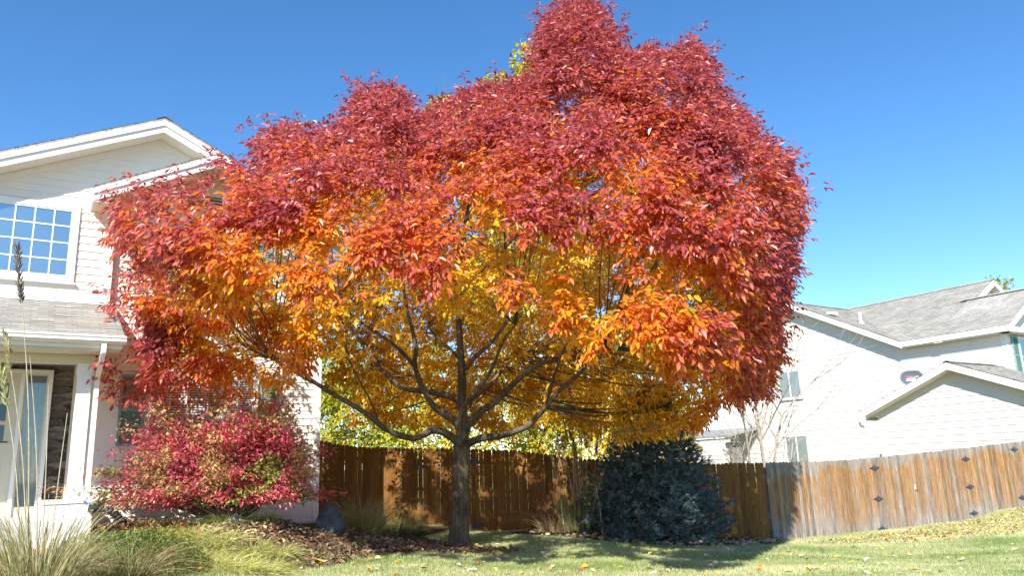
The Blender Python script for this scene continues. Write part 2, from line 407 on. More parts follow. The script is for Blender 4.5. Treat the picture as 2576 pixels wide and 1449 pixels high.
nx, ny = len(gx), len(gy)
ii, jj = np.meshgrid(np.arange(nx - 1), np.arange(ny - 1)); b0 = (jj * nx + ii).ravel()
lawn = link('lawn', mesh_np(np.stack([GX, GY, GZ], -1).reshape(-1, 3), np.stack([b0, b0 + 1, b0 + nx + 1, b0 + nx], -1).ravel(), np.full(len(b0), 4), smooth=True), M['lawn'])
tag(lawn, kind='structure')

def pip(px, py, poly):
    poly = np.asarray(poly); inside = np.zeros(np.shape(px), bool); j = len(poly) - 1
    for i in range(len(poly)):
        xi, yi = poly[i]; xj, yj = poly[j]
        c = ((yi > py) != (yj > py)) & (px < (xj - xi) * (py - yi) / (yj - yi + 1e-12) + xi)
        inside ^= c; j = i
    return inside
def edge_dist(px, py, poly):
    poly = np.asarray(poly, float); best = np.full(np.shape(px), 1e9)
    for i in range(len(poly)):
        a = poly[i]; b = poly[(i + 1) % len(poly)]; ab = b - a; L = ab @ ab + 1e-12
        t = np.clip(((px - a[0]) * ab[0] + (py - a[1]) * ab[1]) / L, 0, 1)
        best = np.minimum(best, np.hypot(px - a[0] - t * ab[0], py - a[1] - t * ab[1]))
    return best
# planting beds (outlines on the ground)
bedL = [onground(*p) for p in [(120, 1470), (330, 1446), (560, 1424), (740, 1404), (900, 1398), (1030, 1397), (1085, 1385), (1098, 1366), (1060, 1352), (1100, 1345)]]
bedL += [np.array(p) for p in [(-1.6, 18.3), (-4.5, 18.6), (-4.6, 15.6)]] + [TH(-9, .05, 0)[:2], TH(-9, 3.5, 0)[:2], np.array((-7.2, 9.3))]
bedR = [onground(*p) for p in [(1290, 1346), (1400, 1352), (1520, 1364), (1650, 1372), (1800, 1376), (1900, 1374), (1968, 1371)]] + [np.array((6.0, 19.0)), np.array((-.3, 18.3))]
def bed_sheet(name, poly):
    poly = np.asarray(poly); lo = poly.min(0) - .2; hi = poly.max(0) + .2; st = .12
    X, Y = np.meshgrid(np.arange(lo[0], hi[0], st), np.arange(lo[1], hi[1], st))
    ins = pip(X, Y, poly); ed = edge_dist(X, Y, poly)
    wob = np.array([[mnoise.noise((float(x) * 2.3, float(y) * 2.3, 1)) for x, y in zip(rx, ry)] for rx, ry in zip(X, Y)])
    sd_ = np.where(ins, ed, -ed) + wob * .1
    Z = gz(X, Y) + np.clip(sd_ * .25, -.03, .045) + wob * .012 * (sd_ > 0)
    q = sd_ > -.1
    n0, n1 = X.shape; idx = np.arange(n0 * n1).reshape(n0, n1)
    keep = q[:-1, :-1] & q[1:, :-1] & q[:-1, 1:] & q[1:, 1:]
    F = np.stack([idx[:-1, :-1][keep], idx[:-1, 1:][keep], idx[1:, 1:][keep], idx[1:, :-1][keep]], -1)
    used, inv = np.unique(F, return_inverse=True)
    V = np.stack([X, Y, Z], -1).reshape(-1, 3)[used]
    o = link(name, mesh_np(V, inv.ravel(), np.full(len(F), 4), smooth=True), M['mulch']); tag(o, kind='structure'); return o
bed_sheet('planting_bed', bedL); bed_sheet('planting_bed', bedR)

# ------------------------------------------------------------------ house pieces
def siding(mb, T, z0, z1, arange, lap=.142, lip=.016, b=0.0):
    """lap boards between z0 and z1; arange(z) gives the width at that height"""
    z = z0
    while z < z1 - 1e-4:
        zt = min(z + lap, z1)
        A0, A1 = arange(z); B0, B1 = arange(zt)
        if A1 - A0 < .02: break
        if B1 < B0: B0 = B1 = .5 * (B0 + B1)
        mb.add([T(A0, b + lip, z), T(A1, b + lip, z), T(B1, b, zt), T(B0, b, zt)], [(0, 1, 2, 3)], uvw=[(A0, z, 0), (A1, z, 0), (B1, zt, 0), (B0, zt, 0)])
        mb.add([T(A0, b, z), T(A1, b, z), T(A1, b + lip, z), T(A0, b + lip, z)], [(0, 1, 2, 3)])
        z = zt
def courses(mb, p0, u, v, length, rise, a_lo, a_hi, step=.14, lip=.012):
    """shingle courses on a roof plane. p0 at the eave, u along the eave, v up the slope (unit); a_lo/a_hi(t) trim the ends"""
    p0 = np.array(p0, float); u = norm(np.array(u, float)); v = norm(np.array(v, float)); nrm = np.cross(u, v)
    if nrm[2] < 0: nrm = -nrm
    t = 0.0; row = 0
    while t < rise - 1e-4:
        t1 = min(t + step, rise)
        A0, A1 = a_lo(t), a_hi(t); B0, B1 = a_lo(t1), a_hi(t1)
        if A1 - A0 < .03:
            if t > rise * .5: break
            A1 = A0 + .03
        if B1 < B0: B0 = B1 = .5 * (B0 + B1)
        # wavy tab edge: split along the course with small offsets
        k = max(1, int((A1 - A0) / .3)); xs = np.linspace(0, 1, k + 1)
        for i in range(k):
            l0 = A0 + (A1 - A0) * xs[i]; l1 = A0 + (A1 - A0) * xs[i + 1]; h0 = B0 + (B1 - B0) * xs[i]; h1 = B0 + (B1 - B0) * xs[i + 1]
            lp = lip * (.55 + .9 * random.random()); dn = random.choice((0, 0, .016))
            V = [p0 + u * l0 + v * (t - dn) + nrm * lp, p0 + u * l1 + v * (t - dn) + nrm * lp, p0 + u * h1 + v * t1, p0 + u * h0 + v * t1]
            mb.add(V, [(0, 1, 2, 3)], uvw=[(l0, t + .002, row * .0), (l1, t + .002, 0), (h1, t1 - .002, 0), (h0, t1 - .002, 0)])
            mb.add([p0 + u * l0 + v * (t - dn), p0 + u * l1 + v * (t - dn), V[1], V[0]], [(0, 1, 2, 3)], uvw=[(l0, t, 0)] * 4)
        t = t1; row += 1
def rake_board(mb, T, a0, z0, a1, z1, b, w_, th, drop=0.0):
    """sloping board in the plane b (front face), from (a0,z0) to (a1,z1): top edge on that line minus drop, height w_, thickness th going back"""
    P = [T(a0, b, z0 - drop), T(a1, b, z1 - drop), T(a1, b, z1 - drop - w_), T(a0, b, z0 - drop - w_)]
    off = T(0, -th, 0) - T(0, 0, 0)
    mb.prism(P, off)
def window_unit(T, parent, a0, a1, z0, z1, b, nx_, ny_, glass, casing=.09, mull=None, bar=.022):
    """casing, sash bars, pane, sill; the window is a part of its house, with frame, pane and sill below it"""
    m = MB()
    m.box(T, a0 - casing, a1 + casing, b - .02, b + .035, z1, z1 + casing); m.box(T, a0 - casing, a1 + casing, b - .02, b + .035, z0 - casing, z0)
    m.box(T, a0 - casing, a0, b - .02, b + .035, z0, z1); m.box(T, a1, a1 + casing, b - .02, b + .035, z0, z1)
    wobj = m.build('window', M['trim'], parent)
    f = MB(); e = .03
    f.box(T, a0, a1, b - .005, b + .022, z1 - e, z1); f.box(T, a0, a1, b - .005, b + .022, z0, z0 + e)
    f.box(T, a0, a0 + e, b - .005, b + .022, z0 + e, z1 - e); f.box(T, a1 - e, a1, b - .005, b + .022, z0 + e, z1 - e)
    for i in range(1, nx_):
        x = a0 + (a1 - a0) * i / nx_; bw = bar / 2
        if mull and i in mull: bw = .03
        f.box(T, x - bw, x + bw, b - .004, b + .016, z0 + e, z1 - e)
    for j in range(1, ny_):
        y = z0 + (z1 - z0) * j / ny_; f.box(T, a0 + e, a1 - e, b - .003, b + .014, y - bar / 2, y + bar / 2)
    f.build('frame', M['white'], wobj)
    p = MB(); p.box(T, a0 + .005, a1 - .005, b - .012, b + .004, z0 + .005, z1 - .005); p.build('pane', glass, wobj)
    s_ = MB(); s_.box(T, a0 - casing - .03, a1 + casing + .03, b - .02, b + .07, z0 - casing - .03, z0 - casing - .002); s_.build('sill', M['trim'], wobj)
    return wobj
def shutter(T, parent, a0, a1, z0, z1, b):
    m = MB(); e = .045
    m.box(T, a0, a0 + e, b, b + .04, z0, z1); m.box(T, a1 - e, a1, b, b + .04, z0, z1)
    for zz in (z0, .5 * (z0 + z1) - e / 2, z1 - e): m.box(T, a0 + e, a1 - e, b, b + .038, zz, zz + e)
    z = z0 + e + .01
    while z < z1 - e - .02:
        if abs(z - .5 * (z0 + z1)) > .05:
            m.add([T(a0 + e, b + .032, z), T(a1 - e, b + .032, z), T(a1 - e, b + .004, z + .034), T(a0 + e, b + .004, z + .034)], [(0, 1, 2, 3)])
        z += .036
    m.add([T(a0 + e, b + .003, z0), T(a1 - e, b + .003, z0), T(a1 - e, b + .003, z1), T(a0 + e, b + .003, z1)], [(0, 1, 2, 3)])
    return m.build('shutter', M['shutter'], parent)

# ------------------------------------------------------------------ left house
house = empty('house', HC + np.array([0, 0, .5]))
tag(house, 'white two storey lap sided house with gables and a covered porch behind the red bush', 'house')
SL = .47; PA, PZ = -3.29, 8.2; EA = .40                 # gable: peak (a, z) and slope
LE = PA - (EA - PA)                                      # left eave
def rz(a): return PZ - SL * abs(a - PA)
wl = MB()
UB = .10                                                # the storey section left of the corner board stands a little proud
siding(wl, TH, 4.55, 7.95, lambda z: (max(LE + .4, PA - (7.93 - z) / SL), -3.94 if z < 6.95 else min(-1.0, PA + (7.93 - z) / SL)), b=UB)
siding(wl, TH, .60, 4.62, lambda z: (-4.3, 0.0), b=0.0)
siding(wl, TH, 4.62, 7.9, lambda z: (max(-3.94, PA - (7.9 - z) / SL), min(0.0, PA + (7.9 - z) / SL)), b=0.0)
# side walls, back and core so that the house is a solid body
side0 = MB()
siding(wl, lambda a, b, z: TH(0 + b, -a, z), .60, 6.2, lambda z: (0.0, 9.0), b=0.0)
wl.box(TH, -4.3, -.02, -9.0, -.02, .3, 3.6); wl.box(TH, LE + .4, -4.3, -9.0, -.32, .3, 3.6); wl.box(TH, LE + .4, -.02, -9.0, -.02, 3.6, 6.3)
wl.prism([TH(LE + .4, -.02, 6.3), TH(-.02, -.02, 6.3), TH(PA, -.02, 7.85)], NV * -8.9)
wall = wl.build('wall', M['siding'], house)
t = MB()
t.box(TH, -4.08, -3.93, UB - .02, UB + .03, 4.56, 6.42)                       # corner board at the step
t.build('corner_board', M['trim'], house); t = MB(); t.box(TH, -.10, .022, -.02, .03, .60, 6.3)                                    # corner board at the end of the front
t.build('corner_board', M['trim'], house)
f = MB(); f.box(TH, -4.3, .0, -.3, .015, .2, .60); f.box(TH, -.3, .012, -9, -.3, .2, .6); f.build('foundation', M['concrete'], house)
# main roof
BF = .55
rf = MB(); u_ = -NV
sl = math.hypot(1, SL)
rise = (EA - PA) * sl
p_r = TH(EA, BF, rz(EA)); courses(rf, p_r, -NV, norm(TH(PA, BF, PZ) - p_r), 10, rise, lambda t_: 0.0, lambda t_: 10.5)
p_l = TH(LE, BF, rz(LE)); courses(rf, p_l, -NV, norm(TH(PA, BF, PZ) - p_l), 10, rise, lambda t_: 0.0, lambda t_: 10.5)
for e_, s_ in ((EA, 1), (LE, -1)):
    rf.prism([TH(e_, BF, rz(e_) - .006), TH(PA, BF, PZ - .006), TH(PA, BF, PZ - .05), TH(e_, BF, rz(e_) - .05)], NV * -10.5)
x = 0.0
while x < 10.3:                                                               # ridge cap shingles
    for s_ in (1, -1):
        q = [TH(PA, BF - x, PZ + .03), TH(PA, BF - x - .28, PZ + .015), TH(PA + s_ * .14, BF - x - .28, PZ + .015 - .14 * SL), TH(PA + s_ * .14, BF - x, PZ + .03 - .14 * SL)]
        rf.add(q, [(0, 1, 2, 3)], uvw=[(x, 0.02, 0), (x + .2, .02, 0), (x + .2, .12, 0), (x, .12, 0)])
    x += .22
roof = rf.build('roof', M['shingle'], house)
rk = MB()
rake_board(rk, TH, LE, rz(LE), PA, PZ, BF + .012, .10, .05, .055)
rake_board(rk, TH, EA, rz(EA), PA, PZ, BF + .012, .10, .05, .055)
rake_board(rk, TH, LE, rz(LE), PA, PZ, BF - .02, .13, .05, .155)
rake_board(rk, TH, EA, rz(EA), PA, PZ, BF - .02, .13, .05, .155)
rk.build('rake_board', M['white'], house)
sf = MB()
for e_ in (LE, EA):
    sf.prism([TH(e_, BF - .07, rz(e_) - .25), TH(PA, BF - .07, PZ - .25), TH(PA, BF - .07, PZ - .28), TH(e_, BF - .07, rz(e_) - .28)], NV * -(BF + .05))
rake_board(sf, TH, LE, rz(LE), PA, PZ, UB + .03, .13, .03, .285)
rake_board(sf, TH, EA, rz(EA), PA, PZ, UB + .03, .13, .03, .285)
sf.build('soffit', M['siding'], house)
# small front gable over the right bay
P2A, P2Z = -2.27, 7.62; E2L, E2R = -4.36, -.18; B2 = .74
def rz2(a): return P2Z - .5 * abs(a - P2A)
g2 = MB()
L2 = math.hypot(1, .5) * (P2A - E2L)
for e_ in (E2L, E2R):
    pe = TH(e_, B2, rz2(e_)); courses(g2, pe, -NV, norm(TH(P2A, B2, P2Z) - pe), 1.4, L2, lambda t_: 0.0, lambda t_: .74 + .6)
    g2.prism([TH(e_, B2, rz2(e_) - .006), TH(P2A, B2, P2Z - .006), TH(P2A, B2, P2Z - .04), TH(e_, B2, rz2(e_) - .04)], NV * -1.3)
g2.build('gable_roof', M['shingle'], house)
rk = MB()
for e_ in (E2L, E2R):
    rake_board(rk, TH, e_, rz2(e_), P2A, P2Z, B2 + .012, .09, .05, .045); rake_board(rk, TH, e_, rz2(e_), P2A, P2Z, B2 - .02, .13, .05, .135)
rk.box(TH, E2L - .01, E2L + .02, .1, B2 - .02, rz2(E2L) - .27, rz2(E2L) - .05)        # return fascia
rk.build('gable_rake_board', M['white'], house)
sf = MB()
for e_ in (E2L, E2R):
    sf.prism([TH(e_, B2 - .07, rz2(e_) - .235), TH(P2A, B2 - .07, P2Z - .235), TH(P2A, B2 - .07, P2Z - .26), TH(e_, B2 - .07, rz2(e_) - .26)], NV * -(B2 - .06))
    rake_board(sf, TH, e_, rz2(e_), P2A, P2Z, .035, .11, .03, .265)
sf.box(TH, E2L + .022, E2L + .42, .104, B2 - .03, rz2(E2L) - .275, rz2(E2L) - .245)
sf.box(TH, E2R - .42, E2R, .0, B2 - .03, rz2(E2R) - .275, rz2(E2R) - .245)
sf.build('gable_soffit', M['soffit'], house)
gv = MB(); gv.box(TH, -2.48, -1.86, .0, .03, 6.62, 6.68); gv.box(TH, -2.48, -1.86, .0, .03, 7.14, 7.20); gv.box(TH, -2.48, -2.42, .0, .03, 6.68, 7.14); gv.box(TH, -1.92, -1.86, .0, .03, 6.68, 7.14)
z = 6.69
while z < 7.12:
    gv.add([TH(-2.42, .028, z), TH(-1.92, .028, z), TH(-1.92, .012, z + .04), TH(-2.42, .012, z + .04)], [(0, 1, 2, 3)]); z += .062
vt = gv.build('gable_vent', M['siding'], house)
gd = MB(); gd.box(TH, -2.42, -1.92, .0115, .0118, 6.68, 7.14); gd.build('vent_backing', M['dark'], vt)
# upper windows
window_unit(TH, house, -6.36, -4.62, 5.03, 6.27, UB + .012, 6, 4, M['skyglass'], .10)
shutter(TH, house, -3.24, -2.83, 5.0, 6.10, .014)
window_unit(TH, house, -2.75, -1.55, 5.06, 6.06, .012, 4, 4, M['skyglass'], .07, (2,))
shutter(TH, house, -1.46, -1.06, 5.0, 6.10, .014)
# ground floor window
shutter(TH, house, -3.64, -3.22, 2.10, 3.36, .014)
gw = window_unit(TH, house, -3.10, -1.30, 2.14, 3.32, .012, 6, 3, M['darkglass'], .07, (2, 4))
bl = MB(); z = 2.2
while z < 3.28:
    bl.add([TH(-3.06, .0165, z), TH(-1.34, .0165, z), TH(-1.34, .0175, z + .026), TH(-3.06, .0175, z + .026)], [(0, 1, 2, 3)]); z += .045
bl.build('window_blind', M['blind'], gw)
shutter(TH, house, -1.20, -.84, 2.10, 3.36, .014)
# porch
PBF = 1.9; PRA = -3.80; PLA = -8.6
prf = MB(); pz0, pz1 = 3.74, 4.60; ev = TH(PLA, PBF, pz0); v_ = norm(TH(0, UB, pz1) - TH(0, PBF, pz0)); ln = np.linalg.norm(TH(0, UB, pz1) - TH(0, PBF, pz0))
courses(prf, ev, DV, v_, 5, ln, lambda t_: 0.0, lambda t_: (PRA - PLA) - .05 * (t_ / ln), .118)
prf.prism([TH(PLA, PBF, pz0 - .008), TH(PLA, UB, pz1 - .008), TH(PLA, UB, pz1 - .06), TH(PLA, PBF, pz0 - .06)], DV * (PRA - PLA - .05))
pr = prf.build('porch_roof', M['shingle'], house)
fl = MB(); fl.box(TH, PLA, PRA - .13, UB + .012, UB + .10, pz1 - .03, pz1 + .012); fl.build('flashing', M['trim'], pr)
gt = MB()
GP = [(PBF - .02, 3.71), (PBF + .11, 3.725), (PBF + .125, 3.70), (PBF + .10, 3.67), (PBF + .115, 3.64), (PBF + .07, 3.60), (PBF - .02, 3.595)]
gt.prism([TH(PLA, b_, z_) for b_, z_ in GP], DV * (PRA - PLA + .02))
gt.build('gutter', M['white'], house)
pb = MB()
pb.box(TH, PLA, PRA - .02, PBF - .05, PBF - .022, 3.53, 3.73)
pb.build('porch_fascia', M['trim'], house)
ps = MB(); ps.box(TH, PLA, PRA - .04, .02, PBF - .055, 3.50, 3.53); ps.prism([TH(PRA - .06, .1, 3.53), TH(PRA - .06, PBF - .06, 3.53), TH(PRA - .06, .1, 4.5)], DV * .03)
ps.build('porch_ceiling', M['soffit'], house)
bm_ = MB(); bm_.box(TH, PLA, -4.16, 1.12, 1.32, 3.36, 3.498); bm_.build('porch_beam', M['soffit'], house)
cm = MB(); cm.box(TH, -4.375, -4.175, 1.12, 1.32, 1.24, 3.36); cm.box(TH, -4.39, -4.16, 1.10, 1.34, 3.18, 3.355); cm.box(TH, -4.40, -4.15, 1.09, 1.35, 1.24, 1.40)
cm.build('porch_column', M['trim'], house)
pp = MB(); pp.box(TH, PLA, -4.69, -.3, 1.50, .35, .98); pp.build('porch_floor', M['concrete'], house)
pp = MB(); pp.box(TH, -4.68, -4.02, -.02, 1.50, .40, 1.20); pp.box(TH, -4.70, -4.0, -.02, 1.52, 1.20, 1.24); pp.build('column_pedestal', M['trim'], house)
# door wall behind the porch
st = MB(); st.box(TH, PLA, -4.36, -.30, -.22, .9, 3.5); st.build('stone_wall', M['stone'], house)
jb = MB(); jb.box(TH, -4.36, -4.30, -.3, .03, 1.24, 3.5); jb.build('wall_return', M['soffit'], house)
dr = MB(); e = .06
dr.box(TH, -6.16, -4.67, -.22, -.15, 3.36, 3.42)
for a_ in (-6.16, -5.14, -4.73): dr.box(TH, a_, a_ + .06, -.22, -.15, .98, 3.36)
dr.build('door_frame', M['trim'], house)
do = MB(); do.box(TH, -6.10, -5.14, -.218, -.19, .98, 3.36); do_ = do.build('front_door', M['door'], house)
for zz in (2.2, 2.55, 2.9):
    dp = MB(); dp.box(TH, -5.95, -5.30, -.196, -.184, zz, zz + .28); dp.build('pane', M['darkglass'], do_)
dp = MB(); dp.box(TH, -5.95, -5.30, -.196, -.184, 1.3, 2.0); dp.build('panel', M['door'], do_)
hn = MB(); hn.tube([TH(-5.24, -.19, 2.2), TH(-5.24, -.12, 2.2), TH(-5.34, -.12, 2.2)], .012, 8); hn.build('handle', M['plate'], do_)
sl_ = MB(); sl_.box(TH, -5.08, -4.73, -.216, -.19, .98, 1.14); sl_.box(TH, -5.08, -5.05, -.216, -.19, 1.14, 3.36); sl_.box(TH, -4.76, -4.73, -.216, -.19, 1.14, 3.36); sl_.box(TH, -5.05, -4.76, -.216, -.19, 3.32, 3.36)
sid = sl_.build('sidelight', M['door'], house)
cu = MB(); K = 36; top = [TH(-5.05 + .29 * i / K, -.2145 + .009 * abs(math.sin(i * .9)), 3.32) for i in range(K + 1)]; bot = [TH(-5.05 + .29 * i / K, -.2145 + .009 * abs(math.sin(i * .9 + .2)), 1.14) for i in range(K + 1)]
cu.add(top + bot, [(i, i + 1, K + 2 + i, K + 1 + i) for i in range(K)]); cu.build('curtain', M['curtain'], sid)
cg = MB(); cg.box(TH, -5.05, -4.76, -.200, -.196, 1.14, 3.32); cg.build('pane', M['clear'], sid)
# downspout
ds = MB()
pts = [TH(-4.085, PBF + .05, 3.60), TH(-4.085, PBF + .03, 3.47), TH(-4.10, 1.42, 3.12), TH(-4.10, 1.36, 3.00), TH(-4.10, 1.36, 1.18), TH(-4.06, 1.42, 1.08)]
for i in range(len(pts) - 1):
    p, q = pts[i], pts[i + 1]; dd = norm(q - p); sx = DV * .035; sy = norm(np.cross(dd, DV)) * .028
    ds.add([p - sx - sy, p + sx - sy, p + sx + sy, p - sx + sy, q - sx - sy, q + sx - sy, q + sx + sy, q - sx + sy], [(3, 2, 1, 0), (4, 5, 6, 7), (0, 1, 5, 4), (1, 2, 6, 5), (2, 3, 7, 6), (3, 0, 4, 7)])
ds.build('downspout', M['white'], house)
# corrugated drain hose
dp0 = TH(-4.08, 1.56, 1.12); hp = smooth_path([dp0, dp0 + DV * .22 + np.array([0, 0, -.03]), dp0 + DV * .38 + np.array([0, 0, -.12]), dp0 + DV * .50 + np.array([0, 0, -.27]), dp0 + DV * .56 + np.array([0, 0, -.45])], 14)
rad = [(.058 if i < 12 else (.062 if i % 4 < 2 else .050)) for i in range(len(hp))]
hb = MB(); hb.tube(hp, rad, 14)
tag(hb.build('drain_hose', M['drain'], None, True), 'black corrugated drain hose bending from the white downspout to the ground', 'hose')

# ------------------------------------------------------------------ right house
KR = np.array([18.208, 28.0, 0.0]); E1 = -NV
def TR(t_, o_, z): return KR + E1 * t_ + DV * o_ + np.array([0, 0, z])        # t along the long wall to the left/back, o into the house
def TW(t_, b_, z): return TR(t_, -b_, z)                                      # same wall with b pointing out of it
nh = empty('house', KR + np.array([0, 0, -.3]))
tag(nh, 'white neighbouring house with grey shingle roofs beyond the weathered fence', 'house')
EZ, OV = 5.86, .45
GP_T, GP_Z = 9.05, 8.58; EL_T = 3.72
gs = (GP_Z - EZ) / (GP_T - EL_T)
LAP = .235
nw = MB()
siding(nw, TW, -.5, 5.80, lambda z: (0.0, 14.0), LAP, .022)
siding(nw, TW, 5.80, 8.45, lambda z: (GP_T - (8.40 - z) / gs, min(14.0, GP_T + (8.40 - z) / gs)), LAP, .022)
TE = lambda a_, b_, z: TR(-b_, a_, z)                                          # gable end of the wing: a into the house, b out towards -t
WR_O, WR_Z = 2.55, 7.60; ws = (WR_Z - EZ) / (WR_O + OV)
siding(nw, TE, -.5, 5.8, lambda z: (0.0, 5.1), LAP, .022)
siding(nw, TE, 5.8, 7.5, lambda z: (WR_O - (7.42 - z) / ws, WR_O + (7.42 - z) / ws), LAP, .022)
nw.box(TR, .02, 14.0, .02, 5.05, -.5, 5.82); nw.box(TR, 2.4, 14.0, 5.05, 9.3, -.5, 5.82)
MR_O, MR_Z = 4.45, 8.60
nw.prism([TR(2.4, .02, 5.82), TR(2.4, 8.8, 5.82), TR(2.4, MR_O, 8.40)], E1 * 9.0)
TG = lambda a_, b_, z: TR(2.38 - b_, a_, z)
siding(nw, TG, 6.5, 8.4, lambda z: (MR_O - (8.38 - z) / .56, MR_O + (8.38 - z) / .56), LAP, .022)
nw.build('wall', M['siding'], nh)
nr = MB()
v1 = norm(np.array(TR(0, MR_O, MR_Z)) - TR(0, -OV, EZ)); L1 = np.linalg.norm(np.array(TR(0, MR_O, MR_Z)) - TR(0, -OV, EZ))
fr_w = (WR_O + OV) / (MR_O + OV)
def left_trim(t_): return EL_T + (GP_T - EL_T) * (t_ / L1)
# main front slope, main part t from 2.1 to the valley; wing part t from -.42 to 2.1 up to the lower ridge
courses(nr, TR(0, -OV, EZ), E1, v1, 1, L1, lambda q: (-.42 if q < L1 * fr_w - .01 else 2.05), left_trim, .165, .014)
courses(nr, TR(12.0, 2 * MR_O + OV, EZ), -E1, norm(TR(0, MR_O, MR_Z) - TR(0, 2 * MR_O + OV, EZ)), 1, L1, lambda q: 0.0, lambda q: 9.95, .165, .014)
courses(nr, TR(3.0, 2 * WR_O + OV, EZ), -E1, norm(TR(0, WR_O, WR_Z) - TR(0, 2 * WR_O + OV, EZ)), 1, L1 * fr_w, lambda q: 0.0, lambda q: 3.42, .165, .014)
# left cross gable: two slopes with the ridge running into the house
for sgn in (-1, 1):
    te = GP_T + sgn * (GP_T - EL_T)
    p_e = TR(te, -OV, EZ); vv = norm(TR(GP_T, -OV, GP_Z) - p_e); Lg = np.linalg.norm(TR(GP_T, -OV, GP_Z) - p_e)
    courses(nr, p_e, DV, vv, 1, Lg, lambda q: 0.0, (lambda q: (MR_O + OV) * (q / Lg) + .02) if sgn < 0 else (lambda q: 6.0), .165, .014)
    nr.prism([TR(te, -OV, EZ - .02), TR(GP_T, -OV, GP_Z - .02), TR(GP_T, -OV, GP_Z - .07), TR(te, -OV, EZ - .07)], DV * (.6 + OV))
def ridge(mb, p, d, L, s1, s2, w_=.16):
    x_ = 0.0; d = norm(np.array(d, float))
    while x_ < L:
        for s_ in (s1, s2):
            s_ = np.array(s_, float); q = [p + d * x_ + np.array([0, 0, .05]), p + d * (x_ + .34) + np.array([0, 0, .035]), p + d * (x_ + .34) + s_ * w_ + np.array([0, 0, .03]), p + d * x_ + s_ * w_ + np.array([0, 0, .045])]
            mb.add(q, [(0, 1, 2, 3)], uvw=[(x_, .02, 0), (x_ + .1, .02, 0), (x_ + .1, .1, 0), (x_, .1, 0)])
        x_ += .26
ridge(nr, TR(2.0, MR_O, MR_Z), E1, 8.0, -v1, norm(TR(0, 2 * MR_O + OV, EZ) - TR(0, MR_O, MR_Z)))
ridge(nr, TR(-.4, WR_O, WR_Z), E1, 2.6, -v1, norm(TR(0, 2 * WR_O + OV, EZ) - TR(0, WR_O, WR_Z)))
ridge(nr, TR(GP_T, -OV, GP_Z), DV, MR_O + OV, norm(TR(EL_T, 0, EZ) - TR(GP_T, 0, GP_Z)), norm(TR(2 * GP_T - EL_T, 0, EZ) - TR(GP_T, 0, GP_Z)))
nr.prism([TR(-.42, -OV, EZ - .02), TR(-.42, WR_O, WR_Z - .02), TR(-.42, WR_O, WR_Z - .07), TR(-.42, -OV, EZ - .07)], E1 * 2.7)
nr.prism([TR(2.05, -OV, EZ - .02), TR(2.05, MR_O, MR_Z - .02), TR(2.05, MR_O, MR_Z - .07), TR(2.05, -OV, EZ - .07)], E1 * 1.6)
nroof = nr.build('roof', M['shingle'], nh)
nf = MB()
TF = lambda a_, b_, z: TR(a_, -b_, z)
rake_board(nf, TF, EL_T - .02, EZ - .01, GP_T, GP_Z, OV + .02, .24, .04, .03); rake_board(nf, TF, 2 * GP_T - EL_T, EZ, GP_T, GP_Z, OV + .02, .24, .04, .03)
nf.box(TF, -.44, EL_T + .1, OV - .02, OV + .022, EZ - .22, EZ - .015)
TE2 = lambda a_, b_, z: TR(-b_, a_, z)
rake_board(nf, TE2, -OV, EZ, WR_O, WR_Z, .44, .22, .04, .03); rake_board(nf, TE2, 2 * WR_O + OV, EZ, WR_O, WR_Z, .44, .22, .04, .03)
nf.box(TE2, -OV, 5.5, .36, .40, EZ - .22, EZ - .05)
TG2 = lambda a_, b_, z: TR(2.02 - b_, a_, z)
rake_board(nf, TG2, -OV + 1.2, EZ + .665, MR_O, MR_Z, .02, .24, .04, .03); rake_board(nf, TG2, 2 * MR_O + OV, EZ, MR_O, MR_Z, .02, .24, .04, .03)
nf.build('fascia', M['white'], nh)
ns = MB()
for te in (EL_T, 2 * GP_T - EL_T): ns.prism([TR(te, -OV + .02, EZ - .25), TR(GP_T, -OV + .02, GP_Z - .25), TR(GP_T, -OV + .02, GP_Z - .28), TR(te, -OV + .02, EZ - .28)], DV * (OV - .02))
ns.box(TR, -.4, EL_T + .1, -OV + .02, .0, EZ - .25, EZ - .225); ns.box(TR, -.36, 0, -OV + .02, 5.4, EZ - .25, EZ - .225)
for oo in ((-OV, EZ), (2 * MR_O + OV, EZ)): ns.prism([TR(2.04, oo[0], oo[1] - .25), TR(2.04, MR_O, MR_Z - .25), TR(2.04, MR_O, MR_Z - .28), TR(2.04, oo[0], oo[1] - .28)], E1 * .34)
ns.build('soffit', M['soffit'], nh)
cb = MB(); cb.box(TF, -.03, .13, -.05, .03, -.4, 5.62); cb.box(TE2, -.031, .13, -.05, .031, -.4, 5.62); cb.build('corner_board', M['trim'], nh)
gv = MB(); ov = [(MR_O - .35 + .24 * math.cos(q), 7.62 + (.33 if math.sin(q) > 0 else .3) * math.sin(q)) for q in np.linspace(0, 2 * math.pi, 25)[:-1]]
gv.prism([TG(a_, .0, z_) for a_, z_ in ov], -E1 * .05); gvo = gv.build('gable_vent', M['trim'], nh)
gi = MB(); gi.prism([TG(MR_O - .35 + (a_ - MR_O + .35) * .68, .052, 7.62 + (z_ - 7.62) * .72) for a_, z_ in ov], -E1 * .008); gi.build('vent_backing', M['dark'], gvo)
gl_ = MB()
for k in range(7):
    zz = 7.62 - .2 + k * .062; hw = .165 * math.sqrt(max(0.02, 1 - ((zz - 7.6) / .26) ** 2)); gl_.box(TG, MR_O - .35 - hw, MR_O - .35 + hw, .056, .075, zz, zz + .018)
gl_.build('louver', M['vent'], gvo)
window_unit(TW, nh, 9.06, 10.25, 4.10, 5.34, .030, 2, 1, M['greyglass'], .05, (1,))
window_unit(TW, nh, 9.06, 10.25, 1.05, 2.33, .030, 2, 1, M['greyglass'], .05, (1,))
shutter(TE, nh, .42, .84, 4.1, 5.55, .026)
